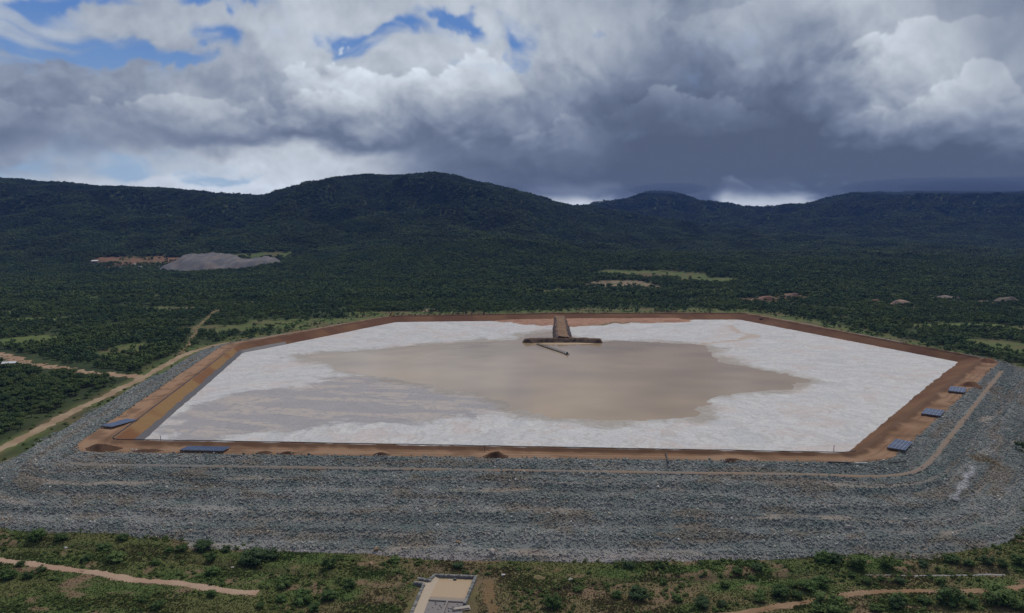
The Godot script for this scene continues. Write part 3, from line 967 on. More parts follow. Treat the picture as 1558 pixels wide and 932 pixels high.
func road(called: String, pts: Array, width: float, lift: float, col: Color, col2: Color, label: String, category: String, rough_edge := 0.35, tread := 0.0) -> void:
	var p := resample(pts, 1.6)
	var cols := 7
	var v := PackedVector3Array()
	var c := PackedColorArray()
	for i in p.size():
		var d := (p[mini(i + 1, p.size() - 1)] - p[maxi(i - 1, 0)]).normalized()
		var nrm := Vector2(-d.y, d.x)
		if nrm.x * 1.0 + nrm.y * 0.01 < 0.0: pass
		for k in cols:
			var t := k / float(cols - 1) * 2.0 - 1.0
			var off := width * 0.5 * t
			if absf(t) > 0.6: off += signf(t) * na.get_noise_2d(p[i].x * 8.0 + t * 400.0, p[i].y * 8.0) * width * rough_edge * 2.0
			var q := p[i] + nrm * off
			v.append(Vector3(q.x, hq(q.x, q.y) + (lift if absf(t) < 0.9 else lift * 0.15 - 0.03), q.y))
			var kk := mixc(col, col2, 0.5 + na.get_noise_2d(q.x * 4.0, q.y * 4.0) * 2.0)
			if tread > 0.0 and absf(t) < 0.2: kk = mixc(kk, Color(0.10, 0.105, 0.04), tread * sm(-0.2, 0.2, na.get_noise_2d(q.x * 6.0, q.y * 6.0)))
			c.append(kk)
	structure(called, grid_mesh(v, c, cols, p.size()), ground_mat(0.97, tex_coarse, 4.0), label, category)

func make_roads() -> void:
	road("dirt_road", ROAD_LEFT, 6.5, 0.12, Color(0.33, 0.235, 0.15), Color(0.40, 0.30, 0.20), "pale dirt road running along the left foot of the embankment", "road", 0.2)
	road("dirt_road", ROAD_BRANCH, 8.5, 0.14, Color(0.36, 0.235, 0.155), Color(0.42, 0.30, 0.20), "wide reddish dirt road coming from the left edge to the embankment road", "road", 0.5)
	road("forest_track", TRACK_UP, 3.6, 0.12, Color(0.27, 0.20, 0.11), Color(0.20, 0.165, 0.08), "narrow pale track climbing through the wood behind the left road", "track", 0.6)
	road("sandy_path", PATH, 3.6, 0.10, Color(0.42, 0.285, 0.205), Color(0.47, 0.34, 0.25), "pinkish sandy path ending in the meadow at front left", "path", 0.22)
	road("dirt_track", TRACK_RIGHT, 2.9, 0.10, Color(0.28, 0.175, 0.105), Color(0.35, 0.23, 0.15), "orange dirt track curving through the bushes at front right", "track", 0.3, 0.3)
	road("dirt_track", [Vector2(-8.5, -238), Vector2(-8.0, -234), Vector2(-7.0, -226), Vector2(-6.2, -216), Vector2(-5.6, -205)], 3.4, 0.09, Color(0.27, 0.165, 0.09), Color(0.20, 0.135, 0.07), "short worn orange vehicle track right of the settling basin", "track", 0.45, 0.35)
	road("footpath", [Vector2(-34, -247), Vector2(-36, -236), Vector2(-41, -226), Vector2(-45, -214)], 1.3, 0.07, Color(0.19, 0.145, 0.085), Color(0.14, 0.115, 0.06), "faint trodden footpath left of the settling basin", "path", 0.7)
	road("footpath", [Vector2(38, -237.2), Vector2(60, -236), Vector2(88, -236.5), Vector2(110, -237)], 1.1, 0.07, Color(0.19, 0.165, 0.10), Color(0.13, 0.12, 0.06), "thin pale footpath along the grassy bank left of the drain", "path", 0.6)
	road("drain", [Vector2(120, -237.6), Vector2(126, -237.4), Vector2(139, -236.3), Vector2(155, -235.6), Vector2(166, -235.2)], 0.8, 0.16, Color(0.44, 0.44, 0.45), Color(0.36, 0.35, 0.34), "thin pale concrete drain across the meadow at front right", "drain", 0.1)

# ---------------------------------------------------------------- mounds, causeway and other earthworks
func mound(rx: float, rz: float, h: float, sd: int, flat := 0.0, c0 := Color(0.1, 0.06, 0.035), c1 := Color(0.14, 0.085, 0.05), sink := 0.4, detail := 1.0) -> ArrayMesh:
	var v := PackedVector3Array()
	var c := PackedColorArray()
	var rings := 9
	var segs := 26
	for r in rings:
		for k in segs:
			var a := TAU * k / segs
			var t := r / float(rings - 1)
			var wob := 1.0 + na.get_noise_2d(cos(a) * 60.0 + sd * 91.0, sin(a) * 60.0) * 0.45
			var q := Vector2(cos(a) * rx, sin(a) * rz) * t * wob
			var y := h * (1.0 - sm(flat, 1.0, t)) * (1.0 + na.get_noise_2d(q.x * 9.0 / detail + sd * 37.0, q.y * 9.0 / detail) * 0.5) - (sink if r == rings - 1 else 0.0)
			v.append(Vector3(q.x, y, q.y))
			c.append(mixc(c0, c1, 0.5 + na.get_noise_2d(q.x * 12.0 / detail + sd * 13.0, q.y * 12.0 / detail) * 2.0))
	return grid_mesh(v, c, segs, rings, true)

func berm(pts: Array, half_top: float, half_base: float, top: float, base: float, side: Color, road_c: Color, taper := 0.0) -> ArrayMesh:
	var p := resample(pts, 1.5)
	var v := PackedVector3Array()
	var c := PackedColorArray()
	var prof := [[-1.0, 0.0], [-0.66, 0.35], [-0.33, 0.72], [0.0, 1.0], [0.5, 1.0], [1.0, 1.0], [1.33, 0.72], [1.66, 0.35], [2.0, 0.0]]
	var n := p.size()
	for i in n:
		var d := (p[mini(i + 1, n - 1)] - p[maxi(i - 1, 0)]).normalized()
		var nrm := Vector2(-d.y, d.x)
		var end := 1.0
		if taper > 0.0: end = clampf(minf(i, n - 1 - i) * 1.5 / taper, 0.02, 1.0)
		for f: Array in prof:
			var off: float
			if f[0] <= 0.0: off = -half_top + (half_base - half_top) * f[0]
			elif f[0] < 1.0: off = 0.0
			else: off = half_top + (half_base - half_top) * (f[0] - 1.0)
			var q := p[i] + nrm * off * end
			var k := na.get_noise_2d(q.x * 10.0, q.y * 10.0)
			var kk := na.get_noise_2d(q.x * 26.0, q.y * 26.0)
			v.append(Vector3(q.x + k * 1.8, lerpf(base, top, f[1] * minf(end * 1.6, 1.0)) + k * 0.9 + kk * 0.5, q.y + k * 1.8))
			c.append(mixc(side if f[1] < 0.9 else road_c, Color(0.15, 0.09, 0.06), sm(0.05, 0.3, k) * 0.6))
	return grid_mesh(v, c, prof.size(), n)

func make_earthworks() -> void:
	var earth := ground_mat(0.97, tex_coarse, 5.0)
	var cw := Node3D.new()
	cw.name = "causeway"
	add_child(cw)
	tag(cw, "earth causeway from the back crest to a T-shaped head in the water", "causeway", "", "structure")
	part("roadway", berm([Vector2(54, -842), Vector2(54, -815), Vector2(51, -760), Vector2(48.5, -700), Vector2(47.5, -672)], 4.6, 9.5, 18.9, 13.6, Color(0.105, 0.078, 0.066), Color(0.30, 0.195, 0.125)), earth, cw)
	part("head", berm([Vector2(9, -663), Vector2(16, -668), Vector2(30, -671.5), Vector2(47, -672.5), Vector2(64, -671), Vector2(78, -666.5), Vector2(83, -663)], 2.4, 7.2, 17.6, 13.6, Color(0.098, 0.070, 0.048), Color(0.13, 0.090, 0.060), 9.0), earth, cw)
	var meshes: Array[ArrayMesh] = [rock_mesh(31), rock_mesh(32, 0.4)]
	var bufs: Array[PackedFloat32Array] = [PackedFloat32Array(), PackedFloat32Array()]
	for k in 900:
		var t := rng.randf()
		var z := lerpf(-815.0, -676.0, t)
		var x := lerpf(54.0, 47.8, t)
		var s := -1.0 if rng.randf() < 0.55 else 1.0
		var u := rng.randf()
		var size := rng.randf_range(0.35, 0.9)
		put(bufs[k % 2], Basis.from_euler(Vector3(k, k * 2.0, k * 3.0)).scaled(Vector3.ONE * size), Vector3(x + s * (4.6 + u * 4.6), lerpf(18.8, 13.8, u), z), Color(0.13, 0.11, 0.11) * rng.randf_range(0.6, 1.5))
	for k in 2: stuff("stones", meshes[k], ground_mat(0.9), bufs[k], cw)
	var bar := part("sediment_bar", mound(33.0, 4.6, 0.5, 5, 0.3, Color(0.36, 0.265, 0.165), Color(0.40, 0.30, 0.19), 0.3, 3.0), ground_mat(0.6), self)
	bar.position = Vector3(48, POND - 0.1, -658.0)
	tag(bar, "tan shoal of silt just in front of the causeway head", "shoal", "", "structure")
	# grey waste dump at the foot of the left hill
	var dump := Node3D.new()
	dump.name = "waste_rock_dump"
	add_child(dump)
	tag(dump, "broad grey waste rock dump below the left forested hill", "rock dump")
	var v := PackedVector3Array()
	var c := PackedColorArray()
	var cols := 110
	var rows := 46
	for j in rows:
		for i in cols:
			var x := lerpf(-850.0, -490.0, i / float(cols - 1))
			var z := lerpf(-1730.0, -1470.0, j / float(rows - 1))
			var wob := na.get_noise_2d(x * 0.9, z * 0.9) * 0.16
			var a := Vector2((x + 662.0) / 112.0, (z + 1598.0) / 105.0)
			var b := Vector2((x + 568.0) / 72.0, (z + 1590.0) / 92.0)
			var d1 := pow(pow(absf(a.x), 2.6) + pow(absf(a.y), 2.6), 1.0 / 2.6) + wob
			var d2 := pow(pow(absf(b.x), 2.4) + pow(absf(b.y), 2.4), 1.0 / 2.4) + wob
			var h := maxf(25.0 * (1.0 - sm(0.42, 1.0, d1) * 1.12), 17.0 * (1.0 - sm(0.5, 1.0, d2) * 1.15))
			h += na.get_noise_2d(x * 5.0, z * 1.2) * 3.4
			v.append(Vector3(x, hq(x, z) + maxf(h, -2.0) - 0.3, z))
			var k := mixc(Color(0.150, 0.150, 0.162), Color(0.205, 0.195, 0.195), 0.5 + na.get_noise_2d(x * 4.0, z * 1.0) * 2.0)
			k = mixc(k, Color(0.225, 0.180, 0.155), sm(0.1, 0.3, na.get_noise_2d(x * 2.0 + 77.0, z * 1.5)) * 0.6)
			c.append(k)
	part("rock_heap", grid_mesh(v, c, cols, rows), ground_mat(0.95, tex_coarse, 30.0), dump)
	# pale rubble heaps beside it
	var rub := [["pale rubble heap left of the grey dump, largest of the three", -805, -1585, 16, 9, 7.0], ["small pale rubble heap in front of the red cutting", -835, -1622, 11, 8, 5.0], ["pale rubble spread touching the grey dump's left toe", -770, -1600, 14, 7, 4.5]]
	for r: Array in rub:
		var o := part("rubble_heap", mound(r[3], r[4], r[5], int(r[3]), 0.1, Color(0.40, 0.39, 0.38), Color(0.26, 0.24, 0.23), 2.0, 3.0), ground_mat(0.95), self)
		o.position = Vector3(r[1], hq(r[1], r[2]), r[2])
		tag(o, r[0], "rubble heap", "pale rubble heaps by the grey dump")
	# distant quarry-like spoil mounds on the right
	var far := [["pale orange spoil mound in the wood beyond the right embankment", 505, -945, 19, 9, 6.0, Color(0.34, 0.215, 0.155), Color(0.40, 0.29, 0.23)], ["small brown spoil mound just left of the pale orange one", 483, -968, 8, 6, 5.0, Color(0.27, 0.165, 0.115), Color(0.23, 0.16, 0.12)],
		["long flat greyish brown spoil mound at far right of the wood", 600, -1000, 30, 12, 6.0, Color(0.22, 0.175, 0.15), Color(0.28, 0.235, 0.205)], ["rounded beige spoil mound right of the long flat one", 662, -975, 18, 9, 5.5, Color(0.26, 0.185, 0.135), Color(0.20, 0.17, 0.14)],
		["low red spoil mound behind the right back corner of the pond", 352, -1010, 24, 8, 4.5, Color(0.27, 0.15, 0.105), Color(0.33, 0.215, 0.16)], ["second low red spoil mound behind the back corner, farther right", 398, -1042, 18, 8, 5.0, Color(0.25, 0.15, 0.11), Color(0.30, 0.20, 0.15)]]
	for r: Array in far:
		var o := part("spoil_mound", mound(r[3], r[4], r[5], int(r[3]), 0.35, r[6], r[7], 2.0, 3.0), ground_mat(0.95, tex_coarse, 12.0), self)
		o.position = Vector3(r[1], hq(r[1], r[2]), r[2])
		tag(o, r[0], "spoil mound", "spoil mounds on the plain")
	# soil heaps left on the crest
	var heaps := [["largest dark brown soil heap, on the front left corner of the crest", -185, -322.5, 10.5, 4.6, 2.4, 0], ["long low brown soil heap right of the corner heap", -163, -319, 8, 2.2, 1.2, 0], ["left of two small dark heaps on the front crest", -110, -316.2, 4.2, 2.2, 1.1, 0], ["right of two small dark heaps on the front crest", -100, -315.8, 4.6, 2.2, 1.0, 0],
		["dark pointed soil heap at the middle of the front crest", -7, -311.5, 6.2, 2.8, 2.2, 0], ["low brown soil heap along the front crest, left of middle", -58, -313.6, 5.0, 1.8, 1.1, 0], ["brown soil heap on the crest behind the farthest right array", 290, -455, 7, 5.5, 3.2, 1], ["brown soil heap at the right corner of the crest", 354, -537, 8, 5.5, 3.4, 1],
		["small brown soil heap on the back right crest road", 276, -800, 3.0, 3, 2.2, 0], ["flat brown soil heap near the right end of the front crest", 95, -306.2, 6.5, 1.7, 1.0, 0]]
	for r: Array in heaps:
		var o := part("soil_heap", mound(r[3], r[4], r[5], int(absf(r[1])), 0.05, Color(0.085, 0.046, 0.028) if r[6] == 0 else Color(0.16, 0.08, 0.045), Color(0.135, 0.078, 0.046) if r[6] == 0 else Color(0.24, 0.125, 0.07), 0.5), earth, self)
		o.position = Vector3(r[1], CREST - 0.05, r[2])
		tag(o, r[0], "soil heap", "soil heaps on the crest")
	var names := ["first", "second", "third", "fourth", "fifth", "sixth", "seventh", "eighth", "ninth", "tenth", "eleventh", "twelfth", "thirteenth", "fourteenth", "fifteenth"]
	for i in 15:
		var t := i / 14.0
		var q := Vector2(-124, -815).lerp(Vector2(-24, -829), t) + Vector2(rng.randf_range(-1, 1), 0)
		var o := part("soil_heap", mound(rng.randf_range(1.9, 2.7), 2.0, rng.randf_range(2.2, 3.1), 40 + i, 0.05, Color(0.085, 0.045, 0.03), Color(0.125, 0.07, 0.045)), earth, self)
		o.position = Vector3(q.x, CREST + 0.15, q.y)
		tag(o, "%s from the left in the row of dark heaps on the back crest" % names[i], "soil heap", "row of heaps on the back crest")
	# pale blocks lying in the meadow
	var blocks := [["white boulder on the grass just right of the settling basin's head", -3, -241.5, 0.75, Color(0.58, 0.55, 0.50)], ["flat pale boulder in the ditch near the left end of the meadow", -163, -256, 0.7, Color(0.48, 0.46, 0.44)], ["pale stone in the grass above the sandy path's end", -98, -245, 0.6, Color(0.5, 0.48, 0.45)],
		["low pale slab in the grass right of centre", 20, -238, 0.8, Color(0.40, 0.38, 0.36)], ["tan boulder at the grass edge left of the settling basin", -50, -249, 0.9, Color(0.36, 0.24, 0.15)], ["white block pair's left block on the front left crest", -171, -320.5, 0.55, Color(0.62, 0.6, 0.58)], ["white block pair's right block on the front left crest", -169, -320.2, 0.5, Color(0.62, 0.6, 0.58)],
		["white boulder at the crest edge below the middle right array", 227, -377, 0.75, Color(0.62, 0.6, 0.58)], ["smaller brownish boulder beside the white one below the middle right array", 228.4, -375.8, 0.6, Color(0.30, 0.2, 0.14)]]
	for r: Array in blocks:
		var o := part("boulder", rock_mesh(int(absf(r[1])) + 60), grained(r[4], 0.9, 1.5), self)
		var y := hq(r[1], r[2]) if r[2] > -300.0 else CREST
		o.transform = Transform3D(Basis.from_euler(Vector3(r[1], r[2], 0.4)).scaled(Vector3(1.2, 0.8, 1.0) * float(r[3])), Vector3(r[1], y + 0.3, r[2]))
		tag(o, r[0], "boulder")
	var sand := part("sand_heap", mound(2.6, 1.8, 1.1, 8, 0.0, Color(0.28, 0.225, 0.115), Color(0.23, 0.185, 0.10)), earth, self)
	sand.position = Vector3(9, hq(9, -240), -240)
	tag(sand, "small yellowish sand heap below the stone toe, right of centre", "sand heap")

# ---------------------------------------------------------------- built things
func make_array(label: String, a: Vector2, b: Vector2, depth: float, nu: int, nv: int, cell: Color) -> void:
	# a is the corner nearest the viewer's left, b the one to its right; the rows go back from there
	var u := (b - a).normalized()
	var wide := a.distance_to(b)
	var t := thing("solar_array", label, "solar array", Vector3(a.x, CREST + 0.1, a.y), -atan2(u.y, u.x), "solar arrays on the crest")
	# in its own axes x runs along the front, -z to the back; the front stands higher
	var hf := 1.25
	var hb := 0.75
	var pw := wide / nu
	var pd := depth / nv
	var frame := plain_mat(Color(0.36, 0.37, 0.39), 0.45, 0.4)
	var steel := plain_mat(Color(0.10, 0.09, 0.085), 0.6, 0.3)
	var glass := StandardMaterial3D.new()
	glass.albedo_color = cell.linear_to_srgb()
	glass.roughness = 0.22
	glass.metallic_specular = 0.5
	var rim := ArrayMesh.new()
	var tilt := atan2(hb - hf, depth)
	var rv := PackedVector3Array()
	add_box(rv, Vector3(pw * 0.975, 0.05, pd * 0.975), Transform3D())
	rim = soup(rv)
	var fv := PackedVector3Array()
	add_box(fv, Vector3(pw * 0.975 - 0.09, 0.02, pd * 0.975 - 0.09), Transform3D(Basis(), Vector3(0, 0.032, 0)))
	var face := soup(fv)
	for j in nv:
		for i in nu:
			var z := -(j + 0.5) * pd
			var y := lerpf(hf, hb, (j + 0.5) / nv)
			var p := part("panel", rim, frame, t)
			p.position = Vector3((i + 0.5) * pw, y, z)
			p.rotation.x = -tilt + sin(i * 12.9 + j * 7.3 + a.x) * 0.02
			p.rotation.z = sin(i * 4.1 + j * 9.7 + a.y) * 0.015
			part("cell_face", face, glass, p)
	for j in nv + 1:
		for i in range(0, nu + 1, 2):
			var y := lerpf(hf, hb, j / float(nv)) - 0.05
			var l := part("leg", box(Vector3(0.12, y + 0.1, 0.12)), steel, t)
			l.position = Vector3(clampf(i * pw, 0.1, wide - 0.1), (y - 0.1) * 0.5, -clampf(j * pd, 0.1, depth - 0.1))
	for i in range(0, nu + 1, 2):
		var v := PackedVector3Array()
		add_tube(v, Vector3(clampf(i * pw, 0.1, wide - 0.1), hf - 0.1, 0), Vector3(clampf(i * pw, 0.1, wide - 0.1), hb - 0.1, -depth), 0.06, 0.06, 5)
		part("rail", soup(v), steel, t)
	part("dark_front_strip", box(Vector3(wide, 0.5, 0.14), Vector3(wide * 0.5, hf - 0.42, 0.02)), steel, t)  # dark strip across the front, just under the panel edge

func make_basin() -> void:
	var t := thing("settling_basin", "stone-walled settling basin with tan water at the foot of the embankment", "settling basin", Vector3(-19.6, hq(-19.6, -239.2), -239.2), -0.115)
	var stone := grained(Color(0.20, 0.205, 0.205), 0.95, 1.2)
	var pale := grained(Color(0.52, 0.43, 0.335), 0.95, 2.0)
	var slab := grained(Color(0.30, 0.27, 0.26), 0.95, 1.6)
	# walls are laid stone by stone where they can be told apart
	var r := RandomNumberGenerator.new()
	r.seed = 5
	var variants: Array[ArrayMesh] = []
	for k in 5:
		var v := PackedVector3Array()
		add_box(v, Vector3(1.0, 1.0, 1.0), Transform3D(), Vector2(0.86, 0.82))
		for i in v.size(): v[i] += Vector3(sin(v[i].x * 9.0 + k * 2.1), sin(v[i].y * 8.0 + k), sin(v[i].z * 7.0 + k * 1.3)) * 0.05
		variants.append(soup(v))
	var mats: Array[StandardMaterial3D] = [grained(Color(0.23, 0.235, 0.235), 0.95, 1.0), grained(Color(0.16, 0.165, 0.17), 0.95, 1.0), grained(Color(0.30, 0.295, 0.28), 0.95, 1.0)]
	for w: Array in [["back_wall", Vector2(-7.2, 0), Vector2(7.2, -0.5)], ["right_wall", Vector2(7.2, -0.5), Vector2(6.6, 17.5)], ["upper_left_wall", Vector2(-7.2, 0), Vector2(-7.9, 4.2)], ["lower_left_wall", Vector2(-9.2, 7.0), Vector2(-8.6, 30)], ["channel_back_wall", Vector2(-7.9, 4.0), Vector2(-11.6, 3.2)], ["channel_front_wall", Vector2(-9.0, 7.0), Vector2(-12.8, 6.0)]]:
		var a: Vector2 = w[1]
		var b: Vector2 = w[2]
		var d := (b - a).normalized()
		var core := part(w[0], box(Vector3(a.distance_to(b), 1.5, 0.9)), stone, t)
		core.position = Vector3((a.x + b.x) * 0.5, 0.25, (a.y + b.y) * 0.5)
		core.rotation.y = -atan2(d.y, d.x)
		var len := a.distance_to(b)
		var x := -len * 0.5
		while x < len * 0.5:
			var l := r.randf_range(0.55, 1.0)
			var s := part("stone", variants[r.randi() % 5], mats[r.randi() % 3], core)
			s.position = Vector3(x + l * 0.5, 0.78 + r.randf_range(-0.04, 0.08), r.randf_range(-0.06, 0.06))
			s.scale = Vector3(l * 0.95, r.randf_range(0.3, 0.45), r.randf_range(0.95, 1.15))
			x += l
	# pale concrete apron sloping in from the left wall
	var v := PackedVector3Array()
	var pts := [Vector3(-6.8, 0.75, 0.4), Vector3(-5.2, 0.2, 0.4), Vector3(-8.6, 0.75, 7.2), Vector3(-5.4, 0.18, 7.2), Vector3(-8.7, 0.75, 16.0), Vector3(-5.6, 0.15, 16.0), Vector3(-8.4, 0.72, 30.0), Vector3(-5.0, 0.1, 30.0)]
	for k in 3:
		var i := k * 2
		v.append_array(PackedVector3Array([pts[i], pts[i + 1], pts[i + 2], pts[i + 1], pts[i + 3], pts[i + 2]]))
		v.append_array(PackedVector3Array([pts[i] + Vector3(-0.6, -0.9, 0), pts[i], pts[i + 2], pts[i] + Vector3(-0.6, -0.9, 0), pts[i + 2], pts[i + 2] + Vector3(-0.6, -0.9, 0)]))
	part("apron", soup(v), pale, t)
	part("inlet_floor", box(Vector3(5.4, 0.4, 2.2), Vector3(-9.8, 0.28, 5.2)), pale, t)
	part("weir_wall", box(Vector3(11.2, 1.3, 0.7), Vector3(0.4, -0.1, 15.6)), slab, t)
	part("weir_ledge", box(Vector3(11.6, 0.35, 1.7), Vector3(0.4, 0.30, 14.4)), grained(Color(0.36, 0.30, 0.24), 0.95, 1.6), t)
	part("lower_floor", box(Vector3(12.6, 0.3, 14.0), Vector3(0.3, -0.02, 23.0)), grained(Color(0.25, 0.225, 0.225), 0.95, 1.6), t)
	part("dividing_wall", box(Vector3(0.5, 0.9, 12.0), Vector3(0.8, 0.35, 22.2)), slab, t)
	for k in 26:
		var s := part("rubble_stone", rock_mesh(400 + k % 4), mats[k % 3], t)
		s.position = Vector3(r.randf_range(-4.5, 5.8), 0.2, r.randf_range(16.6, 24.0))
		s.scale = Vector3.ONE * r.randf_range(0.22, 0.5)
	part("weir_post", box(Vector3(0.35, 1.2, 0.5), Vector3(0.6, 0.1, 16.4)), slab, t)
	part("inlet_box", box(Vector3(1.1, 0.9, 1.0), Vector3(0.3, 0.3, 1.2), Vector2(0.9, 0.8)), grained(Color(0.10, 0.105, 0.11), 0.8, 1.0), t)
	part("inlet_slab", box(Vector3(1.5, 0.25, 0.9), Vector3(-1.2, 0.12, 1.3)), pale, t)
	var broken := part("broken_slab", box(Vector3(5.4, 0.3, 2.4), Vector3.ZERO, Vector2(0.8, 0.7)), grained(Color(0.44, 0.40, 0.36), 0.95, 1.4), t)
	broken.position = Vector3(6.0, 0.35, 19.6)
	broken.rotation = Vector3(0.08, 0.35, 0.06)
	part("outlet_pipe", tube([Vector3(3.4, 0.5, 21.4), Vector3(8.6, 0.75, 19.9)] as Array[Vector3], 0.16), plain_mat(Color(0.12, 0.08, 0.07), 0.5), t)
	var wm := StandardMaterial3D.new()
	wm.albedo_color = Color(0.40, 0.30, 0.195).linear_to_srgb()
	wm.roughness = 0.2
	var wat := part("basin_water", box(Vector3(12.9, 0.2, 14.6), Vector3(0.55, 0.0, 7.6)), wm, self)
	wat.transform = t.transform * Transform3D(Basis(), Vector3(0, 0.1, 0))
	tag(wat, "still tan water inside the stone-walled settling basin", "water", "", "structure")

func make_walkway() -> void:
	var a := Vector3(22.5, 0, -655)
	var b := Vector3(45.5, 0, -602)
	var len := a.distance_to(b)
	var t := thing("floating_walkway", "narrow dark floating walkway with posts running out from the causeway head", "walkway", Vector3(a.x, POND, a.z), atan2(-(b.x - a.x), -(b.z - a.z)))
	var dark := plain_mat(Color(0.085, 0.078, 0.07), 0.8)
	var steel := plain_mat(Color(0.12, 0.12, 0.12), 0.5, 0.4)
	var deck := box(Vector3(1.5, 0.14, len / 16.0 - 0.12))
	var post := box(Vector3(0.16, 1.7, 0.16))
	var fl := PackedVector3Array()
	add_tube(fl, Vector3(-0.9, 0.05, 0), Vector3(0.9, 0.05, 0), 0.32, 0.32, 9)
	var drum := soup(fl)
	for i in 16:
		var z := -(i + 0.5) * len / 16.0
		part("deck_board", deck, dark, t).position = Vector3(0, 0.5, z)
		part("float_drum", drum, plain_mat(Color(0.07, 0.08, 0.09), 0.5), t).position = Vector3(0, 0, z)
		for s: float in [-0.7, 0.7]:
			part("post", post, dark, t).position = Vector3(s, 1.1, z)
	for s: float in [-0.7, 0.7]:
		part("handrail", tube([Vector3(s, 1.8, -0.5), Vector3(s, 1.8, -len + 0.5)] as Array[Vector3], 0.06, 5), steel, t)
	part("pump_platform", box(Vector3(3.4, 0.3, 3.2), Vector3(0, 0.55, -len - 1.0)), dark, t)
	part("pump", box(Vector3(1.4, 1.5, 1.8), Vector3(0, 1.4, -len - 1.0), Vector2(0.7, 0.8)), plain_mat(Color(0.06, 0.07, 0.07), 0.6), t)

func make_excavator() -> void:
	var t := thing("excavator", "small yellow excavator with raised boom on the back left crest", "excavator", Vector3(-136, CREST + 0.1, -816), 0.6)
	var yel := plain_mat(Color(0.55, 0.36, 0.05), 0.5)
	var blk := plain_mat(Color(0.03, 0.03, 0.03), 0.8)
	for s: float in [-1.0, 1.0]:
		part("track", box(Vector3(0.7, 0.9, 4.0), Vector3(s * 1.1, 0.45, 0), Vector2(1, 0.8)), blk, t)
	part("body", box(Vector3(2.6, 1.3, 3.0), Vector3(0, 1.65, -0.3), Vector2(0.92, 0.9)), yel, t)
	part("cab", box(Vector3(1.1, 1.6, 1.5), Vector3(-0.7, 2.6, 0.7), Vector2(0.85, 0.8)), plain_mat(Color(0.05, 0.06, 0.07), 0.2), t)
	part("boom", tube([Vector3(0.4, 1.8, 1.0), Vector3(0.4, 4.9, 3.6), Vector3(0.4, 4.6, 5.8)] as Array[Vector3], 0.26, 6), yel, t)
	part("arm", tube([Vector3(0.4, 4.7, 5.7), Vector3(0.4, 2.0, 6.4)] as Array[Vector3], 0.2, 6), yel, t)
	part("bucket", box(Vector3(1.1, 0.9, 1.0), Vector3(0.4, 1.6, 6.3), Vector2(1, 0.6)), blk, t)

func make_shed(label: String, at: Vector2, turn: float, size: Vector3, wall: Color, roof: Color) -> void:
	var t := thing("shed", label, "shed", Vector3(at.x, hq(at.x, at.y), at.y), turn)
	part("wall", box(Vector3(size.x, size.y + 0.6, size.z), Vector3(0, size.y * 0.5 - 0.3, 0)), grained(wall, 0.9, 2.0), t)
	var v := PackedVector3Array()
	var hx := size.x * 0.54
	var hz := size.z * 0.58
	var e := size.y
	var ridge_y := size.y + size.z * 0.22
	for s: float in [-1.0, 1.0]:
		add_box(v, Vector3(hx * 2.0, 0.12, Vector2(hz, ridge_y - e).length()), Transform3D(Basis.from_euler(Vector3(s * atan2(ridge_y - e, hz), 0, 0)), Vector3(0, (e + ridge_y) * 0.5 + 0.06, s * hz * 0.5)))
	part("roof", soup(v), plain_mat(roof, 0.5), t)
	for s: float in [-1.0, 1.0]:
		part("gable", soup(PackedVector3Array([Vector3(s * size.x * 0.5, e, -size.z * 0.5), Vector3(s * size.x * 0.5, ridge_y, 0), Vector3(s * size.x * 0.5, e, size.z * 0.5)])), grained(wall, 0.9, 2.0), t)
	part("door", box(Vector3(size.x * 0.18, size.y * 0.75, 0.08), Vector3(size.x * 0.2, size.y * 0.37, size.z * 0.5 + 0.03)), plain_mat(Color(0.12, 0.11, 0.10), 0.7), t)
	part("window", box(Vector3(size.x * 0.16, size.y * 0.3, 0.08), Vector3(-size.x * 0.2, size.y * 0.6, size.z * 0.5 + 0.03)), plain_mat(Color(0.04, 0.05, 0.06), 0.2), t)

